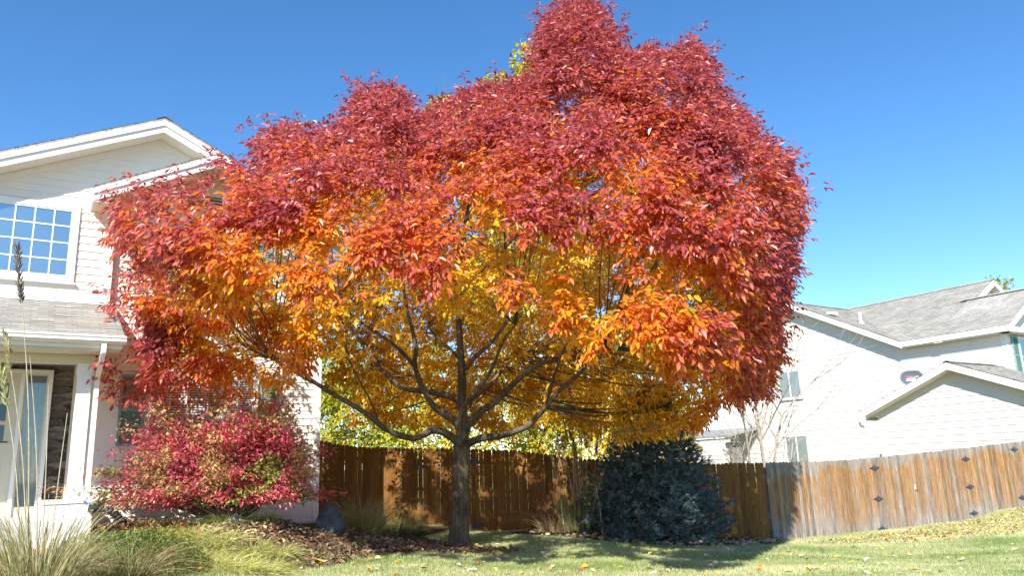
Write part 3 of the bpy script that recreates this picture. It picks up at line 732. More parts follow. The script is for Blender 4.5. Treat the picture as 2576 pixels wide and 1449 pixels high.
window_unit(TE, nh, .96, 2.2, 4.1, 5.5, .030, 2, 2, M['skyglass'], .07, (1,))
shutter(TE, nh, 2.3, 2.72, 4.1, 5.55, .026)
# roof pipe and vents
def nroof_pt(te, q): return TR(te, -OV, EZ) + v1 * q
def cross_pt(tt, oo): return TR(tt, oo, GP_Z - gs * (GP_T - tt))
pv = MB(); p = cross_pt(6.35, 1.15); pv.tube([p - np.array([0, 0, .1]), p + np.array([0, 0, .52])], .075, 12); pv.tube([p + np.array([0, 0, -.06]), p + np.array([0, 0, .06])], [.19, .085], 12); pv.build('vent_pipe', M['vent'], nroof)
pv = MB(); p = cross_pt(7.2, .35)
pv.add([p + E1 * a_ + DV * b_ + np.array([0, 0, z_]) for a_, b_, z_ in ((-.2, -.16, .02), (.2, -.16, .12), (.2, .2, .12), (-.2, .2, .02), (-.17, -.12, .16), (.17, -.12, .22), (.17, .16, .22), (-.17, .16, .16))], [(3, 2, 1, 0), (4, 5, 6, 7), (0, 1, 5, 4), (1, 2, 6, 5), (2, 3, 7, 6), (3, 0, 4, 7)])
pv.build('roof_vent', M['vent'], nroof)
# low front gable (garage wing)
GO = -3.2; G_T, G_Z = .37, 4.46; GE_T = 4.12; gsl = (G_Z - 2.92) / (GE_T - G_T); GOV = .42
TGa = lambda a_, b_, z: TR(a_, GO - b_, z)
gw_ = MB(); GW_T = 3.45
siding(gw_, TGa, -.6, 2.80, lambda z: (2 * G_T - GW_T, GW_T), LAP, .022)
siding(gw_, TGa, 2.80, 4.32, lambda z: (G_T - (4.30 - z) / gsl, G_T + (4.30 - z) / gsl), LAP, .022)
siding(gw_, lambda a_, b_, z: TR(GW_T + b_, GO + a_, z), -.6, 2.8, lambda z: (0.0, 3.2), LAP, .022)
gw_.box(TR, 2 * G_T - GW_T + .02, GW_T - .02, GO + .02, -.02, -.6, 2.8); gw_.prism([TR(2 * G_T - GW_T, GO + .02, 2.8), TR(GW_T - .02, GO + .02, 2.8), TR(G_T, GO + .02, 4.25)], DV * 3.1)
gwall = gw_.build('wing_wall', M['siding'], nh)
gr = MB()
for te in (GE_T, 2 * G_T - GE_T):
    pe = TR(te, GO - GOV, 2.92); vv = norm(TR(G_T, GO - GOV, G_Z) - pe); Lg = np.linalg.norm(TR(G_T, GO - GOV, G_Z) - pe)
    courses(gr, pe, DV, vv, 1, Lg, lambda q: 0.0, lambda q: -GO + GOV - .02, .165, .014)
    gr.prism([TR(te, GO - GOV, 2.90), TR(G_T, GO - GOV, G_Z - .02), TR(G_T, GO - GOV, G_Z - .06), TR(te, GO - GOV, 2.86)], DV * (-GO + GOV - .02))
ridge(gr, TR(G_T, GO - GOV, G_Z), DV, -GO + GOV - .3, norm(TR(GE_T, 0, 2.92) - TR(G_T, 0, G_Z)), norm(TR(2 * G_T - GE_T, 0, 2.92) - TR(G_T, 0, G_Z)))
groof = gr.build('wing_roof', M['shingle'], nh)
gf = MB()
for te in (GE_T, 2 * G_T - GE_T): rake_board(gf, TGa, te, 2.92, G_T, G_Z, GOV + .02, .24, .04, .02)
gf.box(TGa, GE_T - .42, GE_T - .02, GOV - .04, GOV + .018, 2.62, 2.92)
gf.build('wing_fascia', M['white'], nh)
gsf = MB()
for te in (GE_T, 2 * G_T - GE_T): gsf.prism([TR(te, GO - GOV + .02, 2.66), TR(G_T, GO - GOV + .02, G_Z - .25), TR(G_T, GO - GOV + .02, G_Z - .28), TR(te, GO - GOV + .02, 2.63)], DV * (GOV - .03))
gsf.box(TGa, GW_T - .1, GW_T + .02, .01, .05, -.5, 2.64)
gsf.build('wing_soffit', M['soffit'], nh)
gg = MB(); gg.prism([TR(GE_T + .0, GO - GOV, 2.84), TR(GE_T + .13, GO - GOV, 2.84), TR(GE_T + .10, GO - GOV, 2.70), TR(GE_T, GO - GOV, 2.70)], DV * 3.2)
gg.tube(smooth_path([TR(GE_T + .02, GO - .1, 2.72), TR(GE_T + .02, GO - .12, 2.55), TR(GE_T - .1, GO - .06, 2.44), TR(GW_T + .1, GO - .02, 2.40), TR(GW_T + .06, GO + .1, 2.30), TR(GW_T + .06, GO + .1, -.3)], 5), .045, 8)
gg.build('gutter', M['white'], nh)
# satellite dish on the wing roof
DT, DO = 2.35, GO + .75
dbase = TR(DT, DO, G_Z - gsl * (DT - G_T))
dish = empty('satellite_dish', dbase)
tag(dish, 'grey oval satellite dish with white arm on the low front gable roof', 'dish')
fdir = norm(np.array([-.35, -.86, .36])); rdir = norm(np.cross(np.array([0, 0, 1.]), -fdir)) ; rdir = norm(np.cross(fdir, np.array([0, 0, 1.]))) * -1
updir = norm(np.cross(fdir, rdir)); updir = updir if updir[2] > 0 else -updir
if (rdir @ np.array([1., 0, 0])) < 0: rdir = -rdir
dc = dbase + np.array([0, 0, .42]) + fdir * .12
def TD(x_, y_, z_): return dc + rdir * x_ + updir * y_ + fdir * z_
db = MB(); rings, seg = 8, 40; V = []; F = []
def dsurf(x_, y_): return .13 * ((x_ / .40) ** 2 + (y_ / .31) ** 2)
for back in (0, 1):
    for i in range(rings + 1):
        for k in range(seg):
            q = 2 * math.pi * k / seg; rr = i / rings; x_ = .40 * rr * math.copysign(abs(math.cos(q)) ** .85, math.cos(q)); y_ = .31 * rr * math.copysign(abs(math.sin(q)) ** .85, math.sin(q))
            V.append(TD(x_, y_, dsurf(x_, y_) - (.014 if back else 0)))
nvr = (rings + 1) * seg
for back in (0, 1):
    o_ = back * nvr
    for i in range(rings):
        for k in range(seg):
            f_ = (o_ + i * seg + k, o_ + i * seg + (k + 1) % seg, o_ + (i + 1) * seg + (k + 1) % seg, o_ + (i + 1) * seg + k); F.append(f_ if not back else f_[::-1])
for k in range(seg): F.append((rings * seg + k, rings * seg + (k + 1) % seg, nvr + rings * seg + (k + 1) % seg, nvr + rings * seg + k))
db.add(V, F); db.build('reflector', M['dish'], dish, True)
dm = MB(); dm.tube([dbase - np.array([0, 0, .05]), dbase + np.array([0, 0, .34]), TD(0, -.02, -.01)], .03, 10); dm.build('mast', M['dish'], dish)
dar = MB(); dar.tube([TD(0, -.33, .12), TD(-.07, -.30, .42)], .014, 8); dar.tube([TD(0, -.33, .12), TD(0, -.28, -.02)], .016, 8); dar.build('feed_arm', M['dishwhite'], dish)
lnb = MB()
for k in (-1, 0, 1):
    c0 = TD(-.07 + k * .10, -.26, .44); lnb.tube([c0 + fdir * .08, c0 + fdir * .02, c0 - fdir * .05, c0 - fdir * .07], [.04, .052, .052, .035], 12)
lnb.box(lambda a_, b_, z_: TD(-.07 + a_, -.29 + z_, .44 + b_), -.16, .16, -.01, .07, -.03, .03); lnb.build('feed_horn', M['dishwhite'], dish)
def text_part(body, size, x_, y_, m, parent, name):
    cu_ = bpy.data.curves.new(name, 'FONT'); cu_.body = body; cu_.size = size; cu_.extrude = .0
    ot = bpy.data.objects.new(name, cu_); COL.objects.link(ot)
    bpy.context.view_layer.update()
    dg = bpy.context.evaluated_depsgraph_get(); me = bpy.data.meshes.new_from_object(ot.evaluated_get(dg))
    bpy.data.objects.remove(ot); co = np.zeros(len(me.vertices) * 3); me.vertices.foreach_get('co', co); co = co.reshape(-1, 3)
    P = np.array([TD(x_ + c[0], y_ + c[1], dsurf(x_ + c[0], y_ + c[1]) + .006) for c in co])
    me.vertices.foreach_set('co', P.astype(np.float32).ravel()); me.update(); me.materials.clear()
    return link(name, me, m, parent)
text_part('dish', .15, -.17, .03, M['red'], dish, 'lettering'); text_part('HD', .085, .115, .04, M['dishwhite'], dish, 'lettering')
# patio cover with stone pier at the far end of the neighbour's wall
TP = lambda a_, b_, z: TR(a_, -b_, z)
pc = empty('patio_cover', TR(13.6, -1.2, -.3)); tag(pc, 'low patio cover with pale screen wall beside the bare tree, beyond the fence', 'patio cover')
m = MB(); m.prism([TP(11.6, .03, 2.9), TP(11.6, 2.4, 2.5), TP(11.6, 2.4, 2.40), TP(11.6, .03, 2.8)], E1 * 5.0); m.build('roof', M['metalroofedge'], pc)
m = MB(); m.box(TP, 11.7, 16.4, 2.16, 2.3, 2.16, 2.38); m.build('beam', M['trim'], pc)
for a_ in (13.9, 15.2):
    m = MB(); m.box(TP, a_, a_ + .12, 2.17, 2.29, -.4, 2.16); m.build('post', M['trim'], pc)
m = MB(); siding(m, TP, -.4, 1.9, lambda z: (12.0, 16.4), .2, .02, 2.05); m.box(TP, 12.0, 16.4, 1.98, 2.045, -.4, 1.9); m.build('screen_wall', M['vent'], pc)
pi = empty('stone_pillar', TR(11.35, -2.2, -.4)); tag(pi, 'grey stone pillar with a dark flared cap at the end of the patio cover', 'pillar')
m = MB(); m.box(TP, 11.18, 11.52, 2.05, 2.38, -.4, 1.95); m.build('shaft', M['stone_pillar'], pi)
m = MB(); c_ = TP(11.35, 2.215, 0); V = []
for hw, z_ in ((.19, 1.95), (.30, 2.12), (.31, 2.17), (.05, 2.20)):
    V += [c_ + E1 * x_ * hw + DV * y_ * hw + np.array([0, 0, z_]) for x_, y_ in ((-1, -1), (1, -1), (1, 1), (-1, 1))]
m.add(V, [(3, 2, 1, 0), (12, 13, 14, 15)] + [(i * 4 + k, i * 4 + (k + 1) % 4, i * 4 + 4 + (k + 1) % 4, i * 4 + 4 + k) for i in range(3) for k in range(4)]); m.build('cap', M['darkrock'], pi)

# ------------------------------------------------------------------ fences
top_c = np.array([(780, 1104), (797, 1108), (850, 1117), (900, 1123), (950, 1125.5), (1100, 1127), (1300, 1133), (1380, 1142), (1450, 1152), (1600, 1161), (1790, 1166), (1970, 1163), (2130, 1157), (2250, 1146), (2400, 1131), (2576, 1110), (2700, 1092)])
bot_c = np.array([(780, 1312), (797, 1315), (950, 1331), (1100, 1342), (1300, 1343), (1450, 1349), (1600, 1352), (1800, 1359), (1970, 1368), (2130, 1354), (2250, 1340), (2400, 1316), (2576, 1276), (2700, 1247)])
def run_fence(name, label, P0, P1, m, weathered, plates, gaps=()):
    P0 = np.array([*P0, 0.0]); P1 = np.array([*P1, 0.0]); L = np.linalg.norm(P1 - P0); d = (P1 - P0) / L; nn = np.array([d[1], -d[0], 0])
    root = empty(name, P0 + np.array([0, 0, float(gz(P0[0], P0[1]))])); tag(root, label, 'fence')
    pk = MB(); pitch = .104; n_ = int(L / pitch); tops = []; gapset = set()
    for i in range(n_):
        s0 = i * pitch; c = P0 + d * (s0 + pitch / 2)
        u, _ = project(np.array([c[0], c[1], 1.0])); u = float(u)
        for g_ in gaps:
            if abs(u - g_[0]) < 3.6: gapset.add(i)
        rb = ray(u, float(np.interp(u, bot_c[:, 0], bot_c[:, 1]))); rt = ray(u, float(np.interp(u, top_c[:, 0], top_c[:, 1])))
        sc_ = math.hypot(c[0], c[1]); zb = EYE + rb[2] * sc_ / math.hypot(rb[0], rb[1]); zt = EYE + rt[2] * sc_ / math.hypot(rt[0], rt[1])
        tops.append((zb, zt))
        zt += random.uniform(-.012, .012); zb = zb - .05 + random.uniform(0, .03)
        wdt = pitch - random.choice((.0005, .001, .001, .0015, .001, .001, .001, .001, .001, .001, .001, .001, .001, .004)) - (.016 if i in gapset else 0); ofs = random.uniform(-.004, .004)
        th = .018; k = 5; prof = [(-wdt / 2, zb), (wdt / 2, zb)] + [(wdt / 2 * math.cos(q), zt - .045 + .045 * math.sin(q)) for q in np.linspace(0, math.pi, k)]
        tilt = random.uniform(-.004, .004)
        Pf = [c + d * (x_ + tilt * (z_ - zb)) + nn * (ofs + th / 2) + np.array([0, 0, z_]) for x_, z_ in prof]
        if weathered:
            if random.random() < .2: gcol = (random.uniform(.75, .95), random.uniform(.0, .08), 0)
            else: gcol = (random.uniform(.55, 1.0), min(1, max(0, random.gauss(.22, .24))), 0)
            
        else:
            q = random.uniform(.72, 1.12); gcol = (q, q * random.uniform(.9, 1.02), q * random.uniform(.8, 1.0))
        if weathered and abs(u - 2296) < 4.5:
            zm = zb + .98; lowp = [c + d * x_ + nn * (ofs + th / 2) + np.array([0, 0, z_]) for x_, z_ in ((-wdt / 2, zb), (wdt / 2, zb), (wdt / 2, zm - .06), (-wdt / 2, zm + .03))]
            pk.add(lowp + [p - nn * th for p in lowp], [(0, 1, 2, 3), (7, 6, 5, 4), (0, 4, 5, 1), (1, 5, 6, 2), (2, 6, 7, 3), (3, 7, 4, 0)], gcol, [(s0 + .05 + x_, z_, i * 1.37) for x_, z_ in ((-.05, 0), (.05, 0), (.05, .95), (-.05, 1.0))] * 2)
            prof = [(x_, z_ + (1.16 if k_ < 2 else 0)) for k_, (x_, z_) in enumerate(prof)]; Pf = [c + d * x_ + nn * (ofs + th / 2) + np.array([0, 0, z_]) for x_, z_ in prof]
        nb = len(Pf); V = Pf + [p - nn * th for p in Pf]
        F = [tuple(range(nb)), tuple(range(nb, 2 * nb))[::-1]] + [(a_, nb + a_, nb + (a_ + 1) % nb, (a_ + 1) % nb) for a_ in range(nb)]
        uvw = [(s0 + x_ + wdt / 2, z_ - zb, i * 1.37) for x_, z_ in prof] * 2
        pk.add(V, F, gcol, uvw)
    pk.build('pickets', m, root)
    for fr in (.16, .5, .84):
        r_ = MB(); step = 12
        for i in range(0, n_ - 1, step):
            j = min(i + step, n_ - 1); za = tops[i][0] + (tops[i][1] - tops[i][0]) * fr; zb_ = tops[j][0] + (tops[j][1] - tops[j][0]) * fr
            A = P0 + d * (i * pitch) - nn * .03; B = P0 + d * (j * pitch) - nn * .03
            V = []
            for Q, zz in ((A, za), (B, zb_)):
                for a_, b_ in ((0, -.04), (0, .04), (-.038, .04), (-.038, -.04)): V.append(Q + nn * a_ + np.array([0, 0, zz + b_]))
            r_.add(V, [(3, 2, 1, 0), (4, 5, 6, 7), (0, 1, 5, 4), (1, 2, 6, 5), (2, 3, 7, 6), (3, 0, 4, 7)], (.8, .3 if weathered else .8, .8))
        r_.build('rail', m, root)
    s_ = .1
    while s_ < L:
        i = min(int(s_ / pitch), n_ - 1); p_ = MB(); c = P0 + d * s_ - nn * .115
        TT = lambda a_, b_, z_, c=c: c + d * a_ + nn * b_ + np.array([0, 0, z_])
        p_.box(TT, -.045, .045, -.045, .045, tops[i][0] - .1, tops[i][1] - .12, (.8, .3 if weathered else .8, .8)); p_.build('post', m, root)
        s_ += 2.4
    for (u, v) in plates:
        c = hit(u, v, P0 + nn * .022, nn); b_ = MB()
        U = lambda x_, y_, w_=0.0: c + d * x_ + np.array([0, 0, y_]) + nn * w_
        up_ = [(-.165, .006), (-.10, .016), (-.07, .040), (-.03, .042), (0, .085), (.03, .042), (.07, .040), (.10, .016), (.165, .006)]
        inner = [(.09, .006), (-.09, .006)]
        for sg in (1, -1):
            b_.prism([U(x_, y_ * sg, .0) for x_, y_ in up_], nn * .014)
        for x_ in (-.15, -.05, .05, .15): b_.box(lambda a_, e_, z_, x_=x_: U(x_ + a_, z_, e_), -.02, .02, .0, .012, -.0055, .0055)
        b_.tube([U(0, .08, .012), U(0, -.08, .012)], .008, 6)
        b_.tube([U(-.15, 0, .010), U(.15, 0, .010)], .004, 6)
        b_.build('iron_plate', M['plate'], root)
    return root
S = 1.54658
wp = [((3284 + x_ * .345) / S, (1700 + y_ * .345) / S) for x_, y_ in ((342, 352), (385, 700), (430, 1040), (1370, 250), (1420, 565), (1465, 862), (1915, 142), (2008, 685))]
bp_ = [((1200 + x_ * .5113) / S, (1500 + y_ * .5113) / S) for x_, y_ in ((848, 618), (1265, 580), (1288, 1062))]
run_fence('privacy_fence', 'brown stained wooden privacy fence running behind the tree trunk', (-5.0, 18.62), (5.95, 18.9), M['stain'], False, bp_, gaps=((1050, 0), (1208, 0)))
run_fence('privacy_fence', 'weathered grey and orange wooden privacy fence on the sunny slope', (5.97, 18.88), (15.7, 23.35), M['weather'], True, wp)

# ------------------------------------------------------------------ foliage tools
def leaf_mesh(pos, axis, nrm, L, W, col, fold=.22, curl=.12):
    n = len(pos); axis = norm(axis); side = norm(np.cross(axis, nrm)); nrm = np.cross(side, axis)
    L = np.asarray(L)[:, None]; W = np.asarray(W)[:, None]
    P = np.empty((n, 6, 3))
    P[:, 0] = pos
    P[:, 1] = pos + axis * L * .30 + side * W * .48 + nrm * W * fold
    P[:, 2] = pos + axis * L * .66 + side * W * .38 + nrm * (W * fold * .8 - L * curl * .5)
    P[:, 3] = pos + axis * L - nrm * L * curl
    P[:, 4] = pos + axis * L * .66 - side * W * .38 + nrm * (W * fold * .8 - L * curl * .5)
    P[:, 5] = pos + axis * L * .30 - side * W * .48 + nrm * W * fold
    base = (np.arange(n) * 6)[:, None]
    F = np.concatenate([base + np.array([0, 1, 2, 3]), base + np.array([0, 3, 4, 5])], 1).reshape(-1)
    return mesh_np(P.reshape(-1, 3), F, np.full(2 * n, 4), np.repeat(col, 6, axis=0))
def rand_dir(n): return norm(rng.normal(size=(n, 3)))
def noise3(P, s, seed=0.0): return np.array([mnoise.noise((float(p[0]) * s + seed, float(p[1]) * s, float(p[2]) * s)) for p in P])
def blades_mesh(base, tip_dir, L, W, droop, col, seg=4, tipcol=None):
    """curved tapering strips. base (n,3), tip_dir (n,3) initial direction, droop: how far the tip bends over"""
    n = len(base); side = norm(np.cross(tip_dir, rand_dir(n))); out = norm(tip_dir * np.array([1, 1, 0]) + 1e-6)
    ts = np.linspace(0, 1, seg + 1); V = np.empty((n, (seg + 1) * 2, 3)); C = np.empty((n, (seg + 1) * 2, 3))
    if tipcol is None: tipcol = col
    for i, t in enumerate(ts):
        p = base + tip_dir * (L * t)[:, None] + out * (droop * L * t * t * .55)[:, None] - np.array([0, 0, 1]) * (droop * L * t ** 2.2 * .75)[:, None]
        wv = side * (W * .5 * (1 - t ** 1.5 * .95))[:, None]
        V[:, 2 * i] = p - wv; V[:, 2 * i + 1] = p + wv
        C[:, 2 * i] = C[:, 2 * i + 1] = col * (1 - t) + tipcol * t
    b = (np.arange(n) * (seg + 1) * 2)[:, None]; q = []
    for i in range(seg): q.append(b + np.array([2 * i, 2 * i + 1, 2 * i + 3, 2 * i + 2]))
    F = np.concatenate(q, 1).reshape(-1)
    return mesh_np(V.reshape(-1, 3), F, np.full(n * seg, 4), C.reshape(-1, 3))
def pick(cols, n, jit=.18, p=None):
    cols = np.array(cols); k = rng.choice(len(cols), n, p=p); return np.clip(cols[k] * (1 + rng.normal(size=(n, 1)) * jit), .004, .95)

# ------------------------------------------------------------------ the ash tree
TB = np.array([-1.21, 15.5, 0.0]); TY = 14.7
tree = empty('ash_tree', TB); tag(tree, 'large spreading ash tree in red, orange and gold autumn leaf on the lawn', 'tree')
def lp(u, v, Y): return at(u, v, Y)
def c7(x_, y_): return 711 + .357 * x_, 646.6 + .357 * y_
def limb(pts, r0, r1, Y0, Y1):
    n = len(pts); P = []
    for i, (x_, y_) in enumerate(pts):
        t = i / (n - 1); u, v = c7(x_, y_); P.append(lp(u, v, Y0 + (Y1 - Y0) * t ** 1.1))
    Q = smooth_path(P, 4); rr = [r0 + (r1 - r0) * (i / (len(Q) - 1)) ** .8 for i in range(len(Q))]
    rr = [r_ * (1 + .10 * mnoise.noise((i * .9, r0 * 50, 0))) for i, r_ in enumerate(rr)]
    return Q, rr
tr = MB(); Y = 15.5
tp = [(1151, 1392), (1152, 1375), (1154, 1350), (1156, 1310), (1157, 1260), (1158, 1210), (1160, 1160), (1162, 1120)]
trr = [.33, .25, .205, .185, .172, .166, .17, .178]
Q = smooth_path([lp(u, v, Y) for u, v in tp], 6); rq = np.interp(np.linspace(0, 1, len(Q)), np.linspace(0, 1, len(trr)), trr)
# trunk with root flare and ridges
V = []; F = []; sides = 28
for i, (p, r_) in enumerate(zip(Q, rq)):
    for k in range(sides):
        q = 2 * math.pi * k / sides; fl_ = max(0, 1 - i / 12) * .16 * math.sin(q * 5 + .6)
        rad_ = r_ * (1 + fl_ + .05 * mnoise.noise((math.cos(q) * 2.2, math.sin(q) * 2.2, i * .22))); V.append(p + np.array([math.cos(q), math.sin(q), 0]) * rad_)
for i in range(len(Q) - 1):
    for k in range(sides): F.append((i * sides + k, i * sides + (k + 1) % sides, (i + 1) * sides + (k + 1) % sides, (i + 1) * sides + k))
tr.add(V, F)
trunk = tr.build('trunk', M['bark'], tree, True)
limbs = [
    limb([(1255, 1330), (1190, 1270), (1130, 1235), (1060, 1225), (1000, 1250), (930, 1277), (850, 1265), (740, 1220), (680, 1180), (600, 1110), (450, 1020), (330, 950), (240, 895), (120, 830), (-60, 720)], .088, .028, 15.45, 12.6),
    limb([(1290, 1330), (1340, 1300), (1420, 1275), (1540, 1260), (1640, 1230), (1730, 1190), (1800, 1120), (1870, 1040), (1950, 940), (2050, 860), (2130, 780), (2260, 640)], .088, .028, 15.45, 13.2),
    limb([(1285, 1240), (1310, 1180), (1400, 1090), (1500, 1020), (1600, 920), (1700, 830), (1790, 765), (1970, 715), (2150, 640)], .098, .028, 15.5, 14.6),
    limb([(1250, 1210), (1200, 1150), (1120, 1095), (1070, 1060), (1010, 970), (960, 860), (930, 760), (940, 650), (915, 520), (880, 380), (850, 200), (830, -120)], .085, .024, 15.4, 14.4),
    limb([(930, 770), (850, 680), (760, 600), (640, 520), (480, 400), (300, 240)], .045, .018, 14.9, 14.0),
    limb([(1250, 1010), (1100, 960), (950, 940), (870, 930), (780, 875), (700, 800), (620, 700), (560, 620), (505, 510), (420, 380)], .075, .022, 15.6, 16.6),
    limb([(1270, 1320), (1272, 1200), (1262, 1050), (1265, 900), (1258, 760), (1250, 600), (1240, 400), (1230, 150), (1300, -300), (1420, -700), (1620, -1100), (1840, -1500)], .125, .018, 15.52, 15.0),
    limb([(1290, 790), (1350, 710), (1420, 650), (1490, 580), (1590, 420), (1600, 200), (1570, 0), (1560, -250)], .055, .018, 15.3, 14.3),
    limb([(1280, 770), (1230, 700), (1160, 630), (1100, 575), (1020, 480)], .05, .02, 15.6, 16.2),
    limb([(1245, 1330), (1243, 1200), (1270, 1070), (1310, 1010), (1400, 900), (1480, 780), (1550, 600), (1640, 480)], .075, .018, 15.25, 13.4),
    limb([(1300, 1030), (1380, 970), (1470, 910), (1500, 850), (1640, 700)], .055, .022, 15.6, 16.6),
    limb([(1860, 1050), (1880, 960), (1900, 890), (1960, 700), (2060, 500)], .04, .016, 14.6, 14.2),
    limb([(2010, 930), (2070, 1060), (2130, 1140), (2230, 1190), (2330, 1240)], .016, .007, 13.6, 13.1),
    limb([(1240, 200), (1100, 0), (950, -250), (820, -560), (740, -800)], .05, .016, 15.3, 14.6),
    limb([(1235, 300), (1450, 60), (1750, -250), (2100, -500)], .06, .016, 15.3, 14.4),
    limb([(1900, 730), (2200, 560), (2600, 380), (3000, 200)], .04, .014, 14.8, 14.2),
    limb([(240, 895), (60, 760), (-300, 600), (-700, 480)], .035, .012, 13.2, 12.8),
    limb([(680, 1180), (640, 1060), (560, 900), (450, 700)], .025, .010, 14.2, 13.0)]
nodes = []
lb = MB()
for Q, rr in limbs:
    lb.tube(Q, rr, 10); nodes += [(p, r_) for p, r_ in zip(Q, rr)]
NP = np.array([p for p, _ in nodes]); NR = np.array([r_ for _, r_ in nodes])

outline = [(1440, -4), (1370, 60), (1345, 110), (1345, 200), (1290, 215), (1190, 222), (1120, 262), (1060, 300), (1020, 240), (960, 222), (905, 228), (890, 285), (860, 325), (745, 322), (655, 335), (645, 370), (660, 425), (565, 410), (545, 450), (420, 458), (370, 490), (300, 488), (290, 560), (315, 620), (375, 680), (310, 725), (308, 780), (340, 830), (290, 905), (300, 965), (370, 985), (450, 1000), (600, 995), (700, 1020), (770, 1040), (850, 1080), (1000, 1105), (1150, 1110), (1300, 1110), (1450, 1090), (1520, 1090), (1560, 1100), (1650, 1085), (1720, 1075), (1775, 1045), (1800, 1000), (1850, 995), (1915, 985), (1945, 880), (1955, 760), (1985, 680), (1995, 600), (2010, 500), (1985, 450), (1975, 385), (1895, 350), (1870, 295), (1815, 250), (1795, 175), (1740, 110), (1695, 142), (1565, 130), (1530, 50), (1485, 4)]
vf = np.array([(250, 985), (430, 985), (600, 930), (740, 925), (830, 905), (870, 800), (950, 745), (1050, 790), (1150, 770), (1230, 690), (1330, 800), (1430, 905), (1520, 850), (1600, 830), (1750, 930), (1850, 985), (2050, 985)])
outline_in = np.array(outline, float); _c = np.array([1180, 600.]); outline_in = outline_in + norm(_c - outline_in) * 6
sun_tx = -TS[0] / -TS[1]; sun_tz = TS[2] / -TS[1]
def crown_clumps(n):
    out = []; lo = outline_in.min(0); hi = outline_in.max(0); HD = 4.2; tot = 0
    while tot < n:
        k = 9000
        u0 = rng.uniform(lo[0], hi[0], k); v0 = rng.uniform(lo[1], hi[1], k)
        ins = pip(u0, v0, outline_in); u0, v0 = u0[ins], v0[ins]; k = len(u0)
        ed = edge_dist(u0, v0, outline_in) / 131.0; RR = 2.7
        h = HD * np.sqrt(1 - (1 - np.minimum(ed, RR) / RR) ** 2) + .15
        q = rng.random(k)
        s = np.where(q < .42, -1 + rng.exponential(.13, k), np.where(q < .78, 1 - rng.exponential(.16, k), rng.uniform(-.9, .9, k))); s = np.clip(s, -1, 1)
        xm = (u0 - CX) / 131.0
        h = np.where(s < 0, h * 1.36, h)                            # the sunny side towards the lawn reaches further out
        yc = TY + np.minimum(xm + 2.2, 0) * .40 - np.clip(xm - 1.5, 0, 3) * .22       # the low left limbs reach towards the viewer, clear of the house
        y_ = yc + s * h
        low = np.clip((v0 - 700) / 120, 0, 1) * np.clip((860 - u0) / 200, 0, 1)
        y_ = yc + .5 * low + s * h * (1 - .55 * low)
        P = np.stack([at(a_, b_, c_) for a_, b_, c_ in zip(u0, v0, y_)])
        nz_ = noise3(P, .55); y_ = y_ + np.sign(s) * nz_ * 1.0 * (h / HD)
        P = np.stack([at(a_, b_, c_) for a_, b_, c_ in zip(u0, v0, y_)]); nz2 = noise3(P, 1.3, 7.0)
        inward = np.minimum(ed, (1 - np.abs(s)) * h)
        # lobes: push the shell in and out, open gaps between lobes
        x_, y_, z_ = P.T
        u, v = u0, v0
        keep = nz2 > -.36 + .26 * (s < 0) - .35 * (ed < .5)
        keep &= ~((u < 600) & (v < 560) & (rng.random(k) < .76)) & ~((u < 500) & (v > 540) & (v < 770) & (rng.random(k) < .5))
        front = s < .1
        keep &= ~(front & (rng.random(k) < .90 * np.clip((v - 360) / 260, 0, 1) * np.clip((700 - np.abs(u - 1200)) / 220, 0, 1)) & (nz2 + .6 * nz_ < .34))
        keep &= ~(front & (v > np.interp(u, vf[:, 0], vf[:, 1]) + nz2 * 70))
        # open vault around the limbs
        keep &= ~(((x_ + 1.2) / 3.4) ** 2 + ((y_ - 14.4) / 2.0) ** 2 + ((z_ - 2.4) / 2.0) ** 2 < 1)
        keep &= z_ > 1.75
        keep &= ~((v > 1010) & (y_ < 13.8) & (u > 780) & (u < 1500))
        keep &= ~((v > 1045) & (u > 800) & (u < 1480) & (rng.random(k) < .45))
        keep &= ~((v < 620) & (s > .1) & (rng.random(k) < .55))
        # sun shafts: gaps in the crown that let light patches fall on the fence, and light on the red bush
        dy = 18.7 - y_; xf = x_ + dy * sun_tx; zf = z_ - dy * sun_tz
        keep &= ~((xf > -3.5) & (xf < -2.7) & (zf > .0) & (zf < 2.0) & (rng.random(k) < .93))
        spot = np.array([mnoise.noise((float(p) * 2.3, float(q) * 1.7, 5.0)) for p, q in zip(xf, zf)])
        keep &= ~((xf > -2.8) & (xf < 4.4) & (zf > .0) & (zf < 2.0) & (spot > .24) & (rng.random(k) < .85))
        dy = 12.8 - y_; xb = x_ + dy * sun_tx; zb = z_ - dy * sun_tz
        keep &= ~((dy > 0) & (xb > -6.9) & (xb < -3.6) & (zb > .8) & (zb < 2.7) & (rng.random(k) < .86))
        # keep clear of the house walls and porch
        a_ = (P - HC) @ DV; b_ = (P - HC) @ NV
        keep &= ~((a_ < .5) & (b_ < .55)) & ~((a_ < -3.4) & (b_ < 2.15) & (z_ < 4.8))
        out.append(np.column_stack([P, s, inward, ed])[keep]); tot += keep.sum()
    return np.concatenate(out)[:n]
NC = 9600
CL = crown_clumps(NC)
